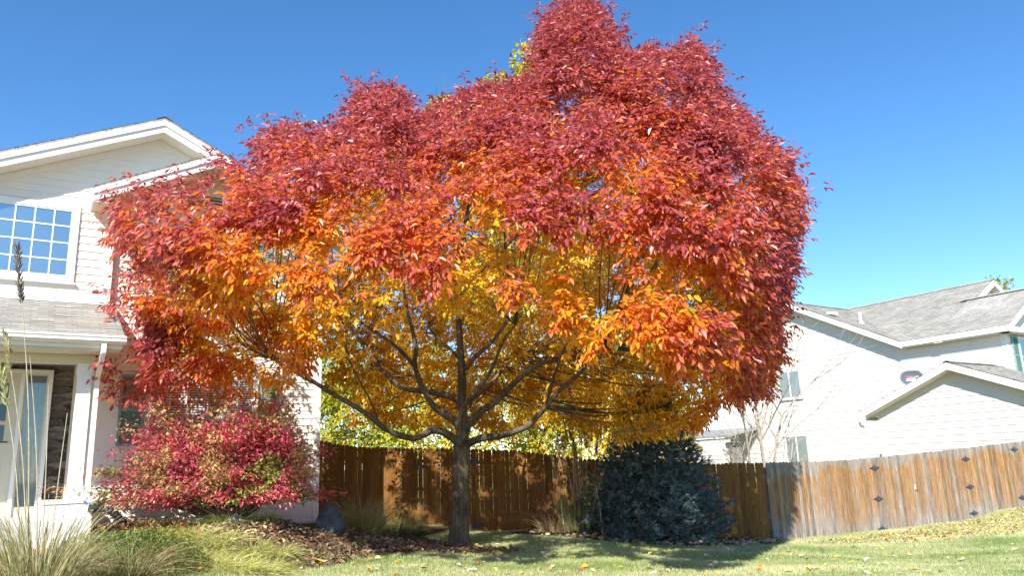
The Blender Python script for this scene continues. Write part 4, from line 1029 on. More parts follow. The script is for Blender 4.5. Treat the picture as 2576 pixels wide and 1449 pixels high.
# sprigs that stand out beyond the rounded outline
_e = np.array(outline, float); _o = []
while len(_o) < 340:
    i_ = int(rng.integers(0, len(_e))); q_ = _e[i_] * (1 - .5) + _e[(i_ + 1) % len(_e)] * .5 if rng.random() < .5 else _e[i_]
    if q_[1] > 1000 or q_[1] < 12: continue
    q_ = q_ + norm(q_ - np.array([1180, 640.])) * rng.uniform(0, 20) + rng.normal(size=2) * 12
    y_s = TY + min((q_[0] - CX) / 131.0 + 2.2, 0) * .40 - min(max((q_[0] - CX) / 131.0 - 1.5, 0), 3) * .22 + rng.normal() * .3
    _o.append([*at(q_[0], q_[1], y_s), -.2, 0.0, 0.0])
SPR = np.concatenate([np.zeros(len(CL), bool), np.ones(len(_o), bool)]); CL = np.concatenate([CL, np.array(_o)]); NC = len(CL)
CP = CL[:, :3]; cs = CL[:, 3]; cin = CL[:, 4]
cc = np.array([.6, 14.9, 5.2]); outd = norm((CP - cc) / np.array([6.5, 4.2, 4.8])); sunf = outd @ TS
hz = (CP[:, 2] - 2.0) / 9.0
CU, CV = project(CP)
# ripeness: 0 crimson on the sunlit outside, 1 golden inside and underneath
tn = noise3(CP, .8, 3.0)
rip = cin * .50 + .25 * np.clip(.35 - sunf, 0, 1) + .50 * np.clip(.5 - hz, 0, 1) * np.clip(CL[:, 4] / 1.2, .25, 1) + tn * .30 + .10 + .34 * np.clip((CV - 500) / 300, 0, 1) * np.clip((720 - np.abs(CU - 1150)) / 260, 0, 1)
rip += np.where(cs > -.35, .50, 0) * np.clip(1.4 - hz * 1.2, 0, 1) * np.clip(CL[:, 4] / .8, .2, 1)
rip = np.clip(rip * (1 - .62 * np.clip((hz - .38) / .35, 0, 1)), 0, 1)
stops = np.array([0, .14, .27, .40, .56, .74, .90, 1.0])
pal = np.array([(.42, .082, .100), (.50, .092, .092), (.57, .105, .066), (.66, .165, .032), (.82, .28, .020), (.92, .44, .020), (.94, .52, .028), (.86, .60, .05)])
pos_, ax_, nr_, L_, W_, col_ = [], [], [], [], [], []
for j in range(5):                                   # compound leaves of one shoot
    rach = norm(outd * .75 + rand_dir(NC) * .8 + np.array([0, 0, -.05])); b_ = CP + rand_dir(NC) * .13 * rng.random((NC, 1))
    side = norm(np.cross(rach, np.array([0, 0, 1.0]) + rand_dir(NC) * .25)); RL = rng.uniform(.16, .27, NC)
    for kk, (fr, sg) in enumerate([(.35, 1), (.4, -1), (.72, 1), (.75, -1), (1.0, 0)]):
        drop = np.array([0, 0, -1.0]) * rng.uniform(.15, .75, (NC, 1))
        ax = norm(rach * .75 + side * sg * .75 + drop + rand_dir(NC) * .22)
        up_ = norm(np.array([0, 0, .75]) + outd * .5 + TS * .3 + rand_dir(NC) * .85)
        pos_.append(b_ + rach * (RL * fr)[:, None] + side * sg * .01); ax_.append(ax); nr_.append(up_)
        sz = rng.uniform(.72, 1.25, NC); L_.append(.106 * sz * rng.uniform(.85, 1.15, NC)); W_.append(.046 * sz * rng.uniform(.8, 1.2, NC))
        if j > 1: L_[-1][SPR] = .002; W_[-1][SPR] = .001
        rr = np.clip(rip + rng.normal(size=NC) * .12, 0, 1)
        c_ = np.stack([np.interp(rr, stops, pal[:, i]) for i in range(3)], -1)
        g = (rr > .7) & (rng.random(NC) < .05); c_[g] = np.array([.30, .36, .03])
        dk = (rng.random(NC) < .05); c_[dk] = c_[dk] * np.array([.45, .5, .8])
        pk_ = (rng.random(NC) < .22) & (rr < .4); c_[pk_] = c_[pk_] * np.array([1.25, 1.7, 1.7]) + np.array([.06, .045, .035])  # paler pink leaves: glossy highlights painted into the leaf colour
        col_.append(c_ * (1 + rng.normal(size=(NC, 1)) * .13))
crown = link('crown', leaf_mesh(np.concatenate(pos_), np.concatenate(ax_), np.concatenate(nr_), np.concatenate(L_), np.concatenate(W_), np.clip(np.concatenate(col_), .004, .94)), M['leaf'], tree)
# twigs to a share of the clumps
for i in rng.choice(NC, 620, replace=False):
    p = CP[i]; below = NP[:, 2] < p[2] + .3; dd = np.linalg.norm(NP - p, axis=1) + np.where(below, 0, 3)
    j = int(np.argmin(dd)); a = NP[j]
    if dd[j] > 4.2: continue
    mid = a * .5 + p * .5 + np.array([rng.normal() * .12, rng.normal() * .12, -.06 * dd[j] + rng.normal() * .06]); r0 = min(NR[j] * .55, .010 + .005 * dd[j])
    lb.tube(smooth_path([a, mid, p], 4), list(np.linspace(r0, .0035, 9)), 5)
for (u, v, Yq, h_) in ((415, 470, 12.6, .5), (395, 450, 12.6, .6), (1690, 100, 14.5, .5), (1637, 110, 14.6, .5), (1880, 290, 14.4, .5), (735, 320, 13.8, .4), (1098, 190, 15.2, .9), (1116, 205, 15.2, .9)):
    p = at(u, v, Yq); lb.tube([p - np.array([.05, 0, h_]), p + np.array([.02, 0, .12])], [.009, .004], 5)
lb.build('limb', M['limb'], tree, True)

# ------------------------------------------------------------------ generic broadleaf tree
def tree_obj(name, label, base, H, lobes, cols, n, leaf, m, seed, trunk_r=.16, group=None, bark='limb', stems=None, hang=.4, probs=None):
    root = empty(name, base); tag(root, label, 'tree', group)
    base = np.array(base, float); lob = np.array([l for l in lobes], float)     # cx, cy, cz, rx, ry, rz
    vol = (lob[:, 3] * lob[:, 4] * lob[:, 5]) ** .75; kk = rng.choice(len(lob), n, p=vol / vol.sum())
    d = rand_dir(n); rr = np.clip(1 - rng.exponential(.22, n), .1, 1.06)[:, None]
    P = base + lob[kk, :3] + d * rr * lob[kk, 3:6]
    keep = noise3(P, 1.1, seed) > -.22; P = P[keep]; d = d[keep]; n = len(P)
    ax = norm(d * .6 + rand_dir(n) * .8 + np.array([0, 0, -hang])); nr = norm(np.array([0, 0, .7]) + d * .5 + TS * .4 + rand_dir(n) * .5)
    c = pick(cols, n, .16, probs); sh = noise3(P, .5, seed + 5)[:, None]; c = np.clip(c * (1 + sh * .35), .004, .95)
    link('crown', leaf_mesh(P, ax, nr, rng.uniform(.75, 1.3, n) * leaf, rng.uniform(.55, .9, n) * leaf * .8, c), m, root)
    t = MB(); top = base + np.array([lob[:, 0].mean(), lob[:, 1].mean(), H * .8])
    tq = smooth_path([base - np.array([0, 0, .2]), base + np.array([0, 0, H * .3]), base * .5 + top * .5 + np.array([.1, 0, .1 * H]), top], 5)
    t.tube(tq, list(np.linspace(trunk_r, .02, len(tq))), 8)
    for l in lob:
        a = tq[min(len(tq) - 1, 4 + int(rng.integers(0, 6)))]; e_ = base + l[:3]
        t.tube(smooth_path([a, a * .5 + e_ * .5 + np.array([0, 0, -.2]), e_, e_ + np.array([rng.normal() * .3, rng.normal() * .3, l[5] * .7])], 3), list(np.linspace(trunk_r * .4, .008, 10)), 6)
    t.build('trunk', M[bark], root, True); return root
YG = [(.62, .52, .03), (.72, .56, .03), (.42, .46, .05), (.30, .40, .04), (.75, .48, .03)]
GY = [(.30, .40, .05), (.42, .48, .06), (.62, .55, .05), (.50, .52, .08)]
GO_ = [(.78, .50, .04), (.80, .42, .03), (.70, .55, .05), (.45, .45, .05)]
def gl(x_, y_): return (x_, y_, float(gz(x_, y_)))
tree_obj('background_tree', 'yellow green leafy tree behind the fence between the house corner and the trunk', gl(-7.0, 34.0), 7.2,
         [(-2.2, 0, 3.0, 2.1, 1.8, 2.0), (.4, .3, 4.0, 2.5, 2.0, 2.2), (-1.2, .4, 5.8, 2.2, 1.8, 1.8), (2.6, 0, 2.9, 2.1, 1.8, 1.9), (3.2, .3, 5.2, 2.0, 1.6, 1.9)], YG + GY, 26000, .17, M['bgleaf'], 1.0, .12, hang=.3)
tree_obj('background_tree', 'bright yellow leafy tree behind the fence right of the trunk', gl(.9, 33.0), 7.0,
         [(-2.0, 0, 2.9, 2.1, 1.8, 2.0), (.6, .2, 3.8, 2.3, 2.0, 2.2), (2.4, 0, 2.9, 2.0, 1.7, 1.9), (-.5, .3, 5.6, 2.1, 1.8, 1.7), (2.4, 0, 5.2, 1.7, 1.5, 1.6)], YG, 22000, .17, M['bgleaf'], 11.0, .12, hang=.3)
tree_obj('background_tree', 'golden thin leaved tree behind the fence beside the spruce', gl(5.4, 31.5), 7.2,
         [(-1.1, 0, 3.0, 1.4, 1.3, 1.9), (.2, .2, 4.4, 1.6, 1.4, 1.9), (.9, 0, 2.8, 1.2, 1.2, 1.7), (-.7, .2, 5.7, 1.3, 1.2, 1.3)], GO_, 9000, .16, M['bgleaf'], 21.0, .09, hang=.5)
tp_ = at(1318, 118, 37.0); tl = at(1125, 255, 37.0)
tree_obj('poplar_tree', 'tall yellow and green poplar rising behind the top of the ash', gl(.8, 37.0), 22.0,
         [(tp_[0] - .8, 0, tp_[2] - 1.3, .75, .8, 1.6), (tp_[0] - .8, 0, tp_[2] - .9, .7, .8, 1.3), (tp_[0] - .9, 0, tp_[2] - 2.6, .9, .8, 1.8), (tl[0] - .9, 0, tl[2] - .9, 1.3, 1.2, 1.2), (tp_[0] - .6, 0, tp_[2] - 4.0, 1.0, .9, 2.2), (0, 0, 15.5, 2.4, 1.8, 2.6), (tl[0] - 1.0, 0, tl[2] - 1.2, 1.5, 1.3, 1.5), (tl[0] + .4, 0, tl[2] - .6, 1.0, .9, 1.3), (tl[0] + 2.0, 0, tl[2] + .4, 1.3, 1.0, 1.2), (-1.2, 0, 15.0, 2.2, 1.7, 2.2), (1.8, 0, 12.0, 2.6, 1.9, 2.6), (-1.8, 0, 10.5, 2.6, 1.9, 2.6)], GY + YG[:2] + [(.78, .62, .04)], 28000, .22, M['bgleaf'], 31.0, .16)
fp = at(2505, 700, 52.0)
tree_obj('distant_tree', 'pale green feathery tree above the neighbouring roof ridge', gl(fp[0], 52.0), fp[2] + 1.6,
         [(-.4, 0, fp[2] - 1.6, 1.1, 1.2, 1.9), (.4, 0, fp[2] - 1.0, .7, .8, 1.5), (-.9, 0, fp[2] - 2.6, .8, 1, 1.3), (2.5, 0, fp[2] - 3.2, 1.6, 1.4, 1.0), (1.2, 0, fp[2] - 3.4, 1.4, 1.2, 1.3)], [(.34, .40, .16), (.42, .44, .16), (.30, .36, .14), (.5, .46, .16)], 3000, .26, M['bgleaf'], 41.0, .2, hang=.8)

# ------------------------------------------------------------------ bare tree
def bare_tree():
    base = np.array(gl(8.55, 27.0)); root = empty('bare_tree', base); tag(root, 'leafless multi stemmed tree with pale twigs in front of the white neighbouring wall', 'tree')
    t = MB()
    def grow(p, d, L, r_, depth):
        n = 4; pts = [p]; dd = d
        for i in range(n):
            dd = norm(dd + rng.normal(size=3) * .10 + np.array([0, 0, .05])); pts.append(pts[-1] + dd * L / n)
        t.tube(pts, list(np.linspace(r_, r_ * .55, n + 1)), 6 if depth > 1 else 4, caps=False)
        if depth == 0: return
        for k in range(rng.integers(3, 5)):
            j = rng.integers(1, n + 1); f_ = norm(dd + rand_dir(1)[0] * np.array([.85, .6, .55])); grow(pts[j], f_, L * rng.uniform(.5, .75), r_ * .5, depth - 1)
    for dx, dy, L, r_ in ((-.42, .1, 2.6, .055), (-.14, -.1, 3.0, .065), (.02, .1, 2.9, .05), (.36, .0, 3.0, .05), (.62, .1, 2.3, .035), (-.75, 0, 1.8, .03), (.2, -.2, 2.2, .035)):
        grow(base + np.array([dx * .35, dy, -.1]), norm(np.array([dx, dy * .4, 1.5])), L * .95 + .5, r_ * 1.1, 3)
    t.build('trunk', M['barebark'], root)
bare_tree()

# ------------------------------------------------------------------ spruce
def spruce():
    base = np.array(gl(2.95, 17.25)); root = empty('blue_spruce', base); tag(root, 'dense dark blue spruce growing against the fence in the shade of the ash', 'tree')
    t = MB(); t.tube([base - np.array([0, 0, .2]), base + np.array([0, 0, 3.4])], [.13, .02], 8)
    pos, ax, up_ = [], [], []
    H = 3.45
    for h in np.arange(.10, 3.3, .10):
        rmax = 1.72 * (1 - h / H) ** .70 * min(1, .84 + h * .28)
        nb = max(5, int(15 * (rmax / 1.7) ** .8 + 3))
        for k in range(nb):
            q = 2 * math.pi * (k / nb) + rng.uniform(0, .8) + h * 7; Lb = rmax * rng.uniform(.80, 1.10)
            dr_ = np.array([math.cos(q), math.sin(q), 0]); p0 = base + np.array([0, 0, h + .05]); tip = p0 + dr_ * Lb + np.array([0, 0, -.16 * Lb + .10 * Lb ** 2])
            t.tube([p0, p0 * .5 + tip * .5 + np.array([0, 0, -.05]), tip], [.014, .009, .004], 4, caps=False)
            lat = np.array([-dr_[1], dr_[0], 0])
            for f_ in np.linspace(.42, 1.0, int(2 + Lb * 3.2)) + rng.normal() * .03:
                f_ = min(f_, 1.0); sd_ = rng.normal() * .12 * (1.2 - f_) * 3
                pp_ = p0 * (1 - f_) + tip * f_ + np.array([0, 0, rng.normal() * .05]) + lat * sd_
                for m_ in range(7):
                    ad = norm(dr_ * rng.uniform(.3, 1.0) + lat * rng.uniform(-.95, .95) + np.array([0, 0, rng.uniform(-.15, .8)])); pos.append(pp_); ax.append(ad); up_.append(rng.normal(size=3))
    for k in range(40): pos.append(base + np.array([rng.normal() * .06, rng.normal() * .06, 3.05 + rng.random() * .5])); ax.append(norm(np.array([rng.normal() * .5, rng.normal() * .5, 1]))); up_.append(rng.normal(size=3))
    pos = np.array(pos); ax = norm(np.array(ax)); n = len(pos); L = rng.uniform(.13, .24, n)
    a1 = norm(np.cross(ax, np.array(up_))); a2 = np.cross(ax, a1)
    V, F, C = [], [], []; off = 0
    base_c = pick([(.115, .165, .17), (.095, .145, .155), (.155, .21, .215), (.075, .115, .12), (.10, .145, .12)], n, .18)
    m_ = 36
    allV = np.empty((n, m_ * 3, 3)); allC = np.empty((n, m_ * 3, 3))
    for k in range(m_):
        f_ = (k + .5) / m_; q = k * 2.399 + rng.uniform(0, 6.28, n)
        rad_ = a1 * np.cos(q)[:, None] + a2 * np.sin(q)[:, None]; b_ = pos + ax * (L * f_)[:, None]
        nl = rng.uniform(.032, .046, n)[:, None] * (1 - .45 * f_); tp_ = b_ + (rad_ * .95 + ax * .5) * nl
        wv = norm(np.cross(rad_, ax)) * .0052
        allV[:, 3 * k] = b_ - wv; allV[:, 3 * k + 1] = b_ + wv; allV[:, 3 * k + 2] = tp_
        allC[:, 3 * k] = allC[:, 3 * k + 1] = base_c * .8; allC[:, 3 * k + 2] = base_c * 1.35
    F = np.arange(n * m_ * 3)
    link('crown', mesh_np(allV.reshape(-1, 3), F, np.full(n * m_, 3), allC.reshape(-1, 3)), M['needle'], root)
    t.build('trunk', M['stem'], root)
spruce()

# ------------------------------------------------------------------ burning bush
def burning_bush():
    base = np.array([-4.72, 12.95, float(gz(-4.72, 12.95))]); root = empty('burning_bush', base); tag(root, 'wide pink red burning bush in front of the white house wall', 'bush')
    t = MB(); P, D = [], []
    for k in range(230):
        q = rng.uniform(0, 2 * math.pi); el = rng.uniform(.12, 1.15); L = rng.uniform(1.5, 2.55) * (1.0 if el < .8 else .98)
        dv = np.array([math.cos(q) * math.cos(el) * (1.20 if math.cos(q) < 0 else .74), math.sin(q) * math.cos(el) * .52, math.sin(el) * .94]); tip = base + dv * L * .94 + np.array([-.10, -.1, .12])
        if tip[2] < base[2] + .35: tip[2] = base[2] + rng.uniform(.35, .7)
        mid = base * .5 + tip * .5 + np.array([0, 0, .18 + .1 * rng.random()]); pts = smooth_path([base + np.array([rng.normal() * .09, rng.normal() * .06, -.05]), mid, tip], 5)
        t.tube(pts, list(np.linspace(.020, .004, len(pts))), 5, caps=False)
        m_ = 150; f_ = rng.uniform(.42, 1.05, m_); ia = np.clip((f_ * (len(pts) - 1)).astype(int), 0, len(pts) - 2); fr = f_ * (len(pts) - 1) - ia; PA_ = np.array(pts)
        pp_ = PA_[ia] * (1 - fr)[:, None] + PA_[ia + 1] * fr[:, None]; spread = rng.normal(size=(m_, 3)) * np.array([.15, .13, .05]); P.append(pp_ + spread); D.append(np.repeat(dv[None], m_, 0))
    P = np.concatenate(P); D = norm(np.concatenate(D)); n = len(P)
    nn_ = noise3(P, 2.2, 9.0); ht = (P[:, 2] - base[2]) / 2.2; nn2 = noise3(P, 1.0, 19.0)
    c = pick([(.70, .10, .18), (.76, .19, .26), (.58, .06, .11), (.60, .20, .14)], n, .2)
    tan = (nn_ + .25 * (ht - .5) > .08) ; c[tan] = pick([(.56, .40, .17), (.60, .34, .17), (.50, .42, .15), (.58, .25, .13)], int(tan.sum()), .18)
    gr_ = ((nn2 > .33) & (ht < .5)) | (rng.random(n) < .03); c[gr_] = pick([(.26, .32, .06), (.36, .38, .08), (.16, .24, .05)], int(gr_.sum()), .2)
    ax = norm(D * .7 + rand_dir(n) * .6 + np.array([0, 0, -.25])); nr = norm(np.array([0, 0, 1.0]) + rand_dir(n) * .35)
    link('crown', leaf_mesh(P, ax, nr, rng.uniform(.05, .08, n), rng.uniform(.03, .046, n), c), M['bushleaf'], root)
    t.build('stem', M['stem'], root)
burning_bush()

# ------------------------------------------------------------------ grasses
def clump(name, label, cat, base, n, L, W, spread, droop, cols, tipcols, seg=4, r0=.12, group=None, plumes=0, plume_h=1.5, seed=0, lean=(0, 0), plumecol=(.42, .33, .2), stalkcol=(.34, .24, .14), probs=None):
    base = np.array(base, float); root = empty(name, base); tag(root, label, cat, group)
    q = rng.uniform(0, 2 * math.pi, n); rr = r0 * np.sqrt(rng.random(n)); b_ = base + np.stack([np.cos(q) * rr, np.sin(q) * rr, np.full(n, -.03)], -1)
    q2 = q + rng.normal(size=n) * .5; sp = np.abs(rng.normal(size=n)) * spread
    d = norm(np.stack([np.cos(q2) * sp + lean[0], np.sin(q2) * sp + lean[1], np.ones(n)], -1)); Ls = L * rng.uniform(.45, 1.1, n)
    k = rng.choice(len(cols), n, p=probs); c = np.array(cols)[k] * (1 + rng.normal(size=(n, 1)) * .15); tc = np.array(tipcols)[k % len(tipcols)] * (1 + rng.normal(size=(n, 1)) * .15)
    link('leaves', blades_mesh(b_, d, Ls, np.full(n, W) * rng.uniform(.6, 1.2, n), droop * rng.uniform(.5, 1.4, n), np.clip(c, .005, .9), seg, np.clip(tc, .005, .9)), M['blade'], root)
    return root, base
GRN = [(.13, .20, .05), (.20, .27, .07), (.10, .15, .04)]; TAN = [(.52, .42, .22), (.44, .33, .17), (.60, .52, .30)]
def stalks(root, base, specs):
    """specs: (dx, dy, height, lean_x, plume length, plume radius, plume colour)"""
    st_ = MB()
    pv, pa, pn, pc_ = [], [], [], []
    for dx, dy, h, lx, pl, prad, pcol in specs:
        b_ = base + np.array([dx, dy, -.02]); tip = b_ + np.array([lx, 0, h]); mid = b_ * .45 + tip * .55 + np.array([-lx * .15, 0, 0])
        st_.tube(smooth_path([b_, mid, tip], 4), list(np.linspace(.0085, .003, 9)), 5, caps=False)
        if pl:
            m_ = int(90 * pl / .4); f_ = rng.random(m_); d_ = norm(tip - mid); p_ = tip + d_ * ((f_ - .85) * pl)[:, None]; rad_ = rand_dir(m_)
            pv.append(p_); pa.append(norm(d_ * 1.6 + rad_ * .8)); pn.append(rand_dir(m_)); pc_.append(pick([pcol, tuple(c * .65 for c in pcol)], m_, .2))
    st_.build('stalk', M['palestem'], root)
    if pv:
        P = np.concatenate(pv); n = len(P); link('plume', leaf_mesh(P, np.concatenate(pa), np.concatenate(pn), rng.uniform(.06, .12, n), rng.uniform(.010, .02, n), np.concatenate(pc_)), M['litter'], root)
# tall plume grass in the left foreground
bx = np.array([-4.62, 7.6, float(gz(-4.62, 7.6))])
root, _ = clump('plume_grass', 'tall plume grass with dry stalks in the left foreground before the porch', 'ornamental grass', bx, 460, 1.5, .014, .22, .40, GRN + TAN, [(.22, .25, .08), (.40, .36, .16), (.5, .42, .24)], 7, .22, probs=[.14, .14, .08, .26, .16, .22])
stalks(root, bx, [(-.05, 0, 3.55, -.48, .62, .03, (.20, .17, .14)), (.0, .05, 2.5, -.32, .0, 0, TAN[0]), (-.12, .02, 2.35, -.45, .45, .03, (.46, .46, .20)), (.05, .0, 2.2, -.12, .0, 0, TAN[0]), (-.02, -.04, 2.65, -.5, .4, .03, (.50, .44, .22)), (.1, .0, 1.9, .05, .0, 0, TAN[0])])
bx2 = np.array([-5.15, 8.6, float(gz(-5.15, 8.6))])
clump('plume_grass', 'dry tan fountain of grass at the lower left edge of the yard', 'ornamental grass', bx2, 750, 1.15, .012, .40, .65, TAN + [(.22, .26, .09)], TAN, 6, .25)
bx3 = np.array([-4.75, 9.6, float(gz(-4.75, 9.6))])
clump('fountain_grass', 'arching green and tan grass in front of the white porch base', 'ornamental grass', bx3, 480, 1.1, .012, .55, .85, GRN + TAN[:2], [(.30, .30, .12), (.45, .30, .18)], 6, .22)
# shrub ground cover
def low_shrub(name, label, base, rx, ry, h, n, cols, leaf=.035, m='bushleaf', probs=None):
    base = np.array(base, float); root = empty(name, base); tag(root, label, 'shrub')
    d = rand_dir(n); d[:, 2] = np.abs(d[:, 2]); rr = np.clip(1 - rng.exponential(.2, n), .15, 1.05)[:, None]
    P = base + d * rr * np.array([rx, ry, h]) + np.array([0, 0, .02]); keep = noise3(P, 3.5, rx * 10) > -.25; P = P[keep]; d = d[keep]; n = len(P)
    P[:, 2] += gz(P[:, 0], P[:, 1]) - base[2]
    link('foliage', leaf_mesh(P, norm(d * .5 + rand_dir(n) * .8 + np.array([0, 0, .2])), norm(np.array([0, 0, 1]) + rand_dir(n) * .6), rng.uniform(.7, 1.4, n) * leaf, rng.uniform(.4, .7, n) * leaf, pick(cols, n, .25, probs)), M[m], root)
    t = MB()
    for k in range(14):
        q = rng.uniform(0, 6.28); t.tube([base, base + np.array([math.cos(q) * rx * .7, math.sin(q) * ry * .7, h * rng.uniform(.3, .8)])], [.008, .003], 4, caps=False)
    t.build('stem', M['stem'], root); return root
low_shrub('ground_shrub', 'low dark green shrub spreading beside the tall plume grass', gl(-5.25, 10.7), 1.05, .75, .55, 5200, [(.10, .17, .035), (.16, .24, .05), (.07, .12, .03), (.24, .28, .07)], .045)
low_shrub('ground_shrub', 'low red and green shrub at the foot of the white porch base', gl(-6.0, 12.35), 1.0, .5, .42, 3200, [(.38, .10, .06), (.30, .30, .08), (.22, .26, .06), (.45, .18, .10)], .045)
low_shrub('ground_shrub', 'olive green ground cover between the drain hose and the pale rocks', gl(-5.45, 11.75), .75, .5, .34, 2600, [(.34, .34, .06), (.26, .30, .05), (.42, .36, .08)], .045)
# lime grass clumps in the bed
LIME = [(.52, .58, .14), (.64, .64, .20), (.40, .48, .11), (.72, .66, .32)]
spots = [('wispy lime grass clump just right of the pale rocks', 415, 1400, .50), ('broad lime grass mound at the centre of the sunny bed', 480, 1392, .55), ('lime grass clump at the lawn edge with pale dead blades', 520, 1418, .45),
         ('lime grass mound below the stems of the red bush', 575, 1375, .5), ('bright tufted grass clump at the front corner of the bed', 630, 1412, .42), ('half shaded grass clump where the leaf litter starts', 668, 1398, .42), ('lime grass clump behind the mounds against the siding', 400, 1352, .5), ('yellowing grass clump in front of the shaded siding', 500, 1348, .45)]
for lab, u, v, L in spots:
    p = onground(u, v); clump('sedge_clump', lab, 'grass clump', gl(*p), 620, L * 1.2, .010, .9, .85, LIME, [(.50, .50, .16), (.58, .52, .26), (.36, .42, .1)], 5, .2, group='lime grass clumps in the sunny bed')
for u, v, L in ((350, 1395, .5), (385, 1376, .5), (440, 1422, .42), (455, 1365, .5), (545, 1392, .5), (600, 1396, .45), (550, 1352, .45), (640, 1372, .42), (690, 1415, .35), (360, 1418, .4)):
    p = onground(u, v); clump('sedge_clump', 'arching lime green grass clump in the sunny bed before the red bush', 'grass clump', gl(*p), 560, L * 1.2, .010, .95, .85, LIME, [(.62, .60, .22), (.70, .64, .34), (.46, .52, .14)], 5, .24, group='lime grass clumps in the sunny bed')
p = onground(735, 1322); clump('sedge_clump', 'vivid green grass tuft against the house wall beside the slate boulder', 'grass clump', gl(p[0], p[1]), 300, .45, .011, .9, .8, [(.10, .26, .06), (.16, .34, .08)], [(.2, .4, .12)], 5, .28)
# shaded grasses between boulder and trunk
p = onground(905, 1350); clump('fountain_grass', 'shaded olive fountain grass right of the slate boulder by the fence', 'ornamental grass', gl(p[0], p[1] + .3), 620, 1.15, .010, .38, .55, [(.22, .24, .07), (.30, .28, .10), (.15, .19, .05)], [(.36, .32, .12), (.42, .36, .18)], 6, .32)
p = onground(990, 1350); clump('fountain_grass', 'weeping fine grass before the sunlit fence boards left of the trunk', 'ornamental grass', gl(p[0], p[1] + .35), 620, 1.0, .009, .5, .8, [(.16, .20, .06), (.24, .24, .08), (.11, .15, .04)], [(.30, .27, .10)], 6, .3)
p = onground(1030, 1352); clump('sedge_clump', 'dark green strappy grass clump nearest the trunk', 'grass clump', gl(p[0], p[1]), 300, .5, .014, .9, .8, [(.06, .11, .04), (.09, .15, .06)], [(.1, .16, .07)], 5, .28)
p = onground(870, 1375); clump('sedge_clump', 'small shaded green clump in the brown leaf litter', 'grass clump', gl(p[0], p[1]), 160, .35, .012, .9, .8, [(.10, .14, .04), (.16, .18, .06)], [(.2, .2, .08)], 5, .2)
# tall reed grass beside the spruce
pr_ = np.array(gl(1.25, 17.6)); root, b_ = clump('reed_grass', 'tall reed grass with tan seed stalks between the fence and the spruce', 'ornamental grass', pr_, 460, 1.45, .014, .17, .30, GRN + [(.16, .24, .09), (.40, .30, .15)], [(.24, .30, .12), (.44, .32, .16)], 6, .30)
stalks(root, b_, [(rng.normal() * .2, rng.normal() * .1, rng.uniform(1.7, 2.5), rng.normal() * .16, .35, .02, (.50, .36, .18)) for _ in range(22)])
pr2 = np.array(gl(.75, 17.7)); clump('reed_grass', 'dry bent reed grass leaning on the brown fence left of the green reeds', 'ornamental grass', pr2, 170, 1.35, .010, .38, .75, [(.40, .28, .14), (.30, .22, .10), (.48, .36, .18)], [(.46, .34, .2)], 6, .25)
# saplings before the spruce
def sapling(base, h, label, nleaf):
    root = empty('sapling', base); tag(root, label, 'sapling'); base = np.array(base, float); t = MB(); tip = base + np.array([-.12, 0, h]); t.tube(smooth_path([base, base * .5 + tip * .5 + np.array([.03, 0, 0]), tip], 4), list(np.linspace(.012, .004, 9)), 6)
    P = base + np.array([-.1, -.02, h * .72]) + rng.normal(size=(nleaf, 3)) * np.array([.16, .12, h * .18]); ax = norm(rand_dir(nleaf) + np.array([0, 0, -.5]))
    for q in P[::4]: t.tube([base + np.array([-.09, 0, h * .7]), q], [.004, .002], 4, caps=False)
    t.build('stem', M['palestem'], root)
    link('leaves', leaf_mesh(P, ax, norm(np.array([0, -.5, 1]) + rand_dir(nleaf) * .5), rng.uniform(.07, .11, nleaf), rng.uniform(.045, .07, nleaf), pick([(.09, .17, .05), (.13, .22, .06), (.06, .11, .04)], nleaf, .2)), M['bushleaf'], root)
p = onground(1517, 1360); sapling(gl(p[0], p[1]), 1.35, 'thin sapling with pale stem and green leaves in front of the spruce', 70)
p = onground(1483, 1348); sapling(gl(p[0], p[1] + .1), 1.0, 'short leafy sapling between the reed grass and the spruce', 60)

# ------------------------------------------------------------------ rocks
def rock_mesh(sx, sy, sz, seed, sub=4, rough=.28):
    import bmesh
    bm = bmesh.new(); bmesh.ops.create_icosphere(bm, subdivisions=sub, radius=1.0)
    for v in bm.verts:
        p = v.co.normalized(); k = 1 + rough * mnoise.noise(p * 1.3 + Vector((seed, 0, 0))) + rough * .45 * mnoise.noise(p * 3.1 + Vector((0, seed, 0))) + rough * .2 * mnoise.noise(p * 8 + Vector((0, 0, seed)))
        # planed faces
        for j in range(5):
            nj = Vector((math.sin(seed * 3 + j * 2.1), math.cos(seed * 5 + j * 1.7), math.sin(j * 2.9 + seed))).normalized(); d_ = p.dot(nj) * k
            if d_ > .72: k *= .72 / d_ * .5 + .5
        v.co = Vector((p.x * k * sx, p.y * k * sy, p.z * k * sz))
    me = bpy.data.meshes.new('rock'); bm.to_mesh(me); bm.free()
    a = me.attributes.new('Col', 'FLOAT_COLOR', 'POINT'); a.data.foreach_set('color', np.ones(len(me.vertices) * 4, dtype=np.float32)); return me
def boulder(u, v, sx, sy, sz, m, label, seed, dy=0, sink=.35):
    p = onground(u, v); o = link('boulder', rock_mesh(sx, sy, sz, seed), M[m]); o.location = (p[0], p[1] + dy, float(gz(p[0], p[1] + dy)) + sz * (1 - sink) - sz * .25); o.rotation_euler[2] = seed; tag(o, label, 'boulder')
boulder(822, 1345, .30, .28, .36, 'darkrock', 'dark slate boulder beside the house corner at the fence', 1.3, .2)
boulder(1578, 1362, .30, .24, .22, 'rock', 'grey boulder at the foot of the spruce behind the pebbles', 2.7, .1)
boulder(298, 1392, .15, .13, .13, 'palerock', 'upper pale jagged rock in the bed left of the lime grass', 3.9)
boulder(322, 1408, .17, .13, .12, 'palerock', 'lower pale jagged rock in the bed left of the lime grass', 5.2)
boulder(283, 1378, .10, .1, .10, 'palerock', 'small pale rock half hidden by the olive ground cover', 6.1)
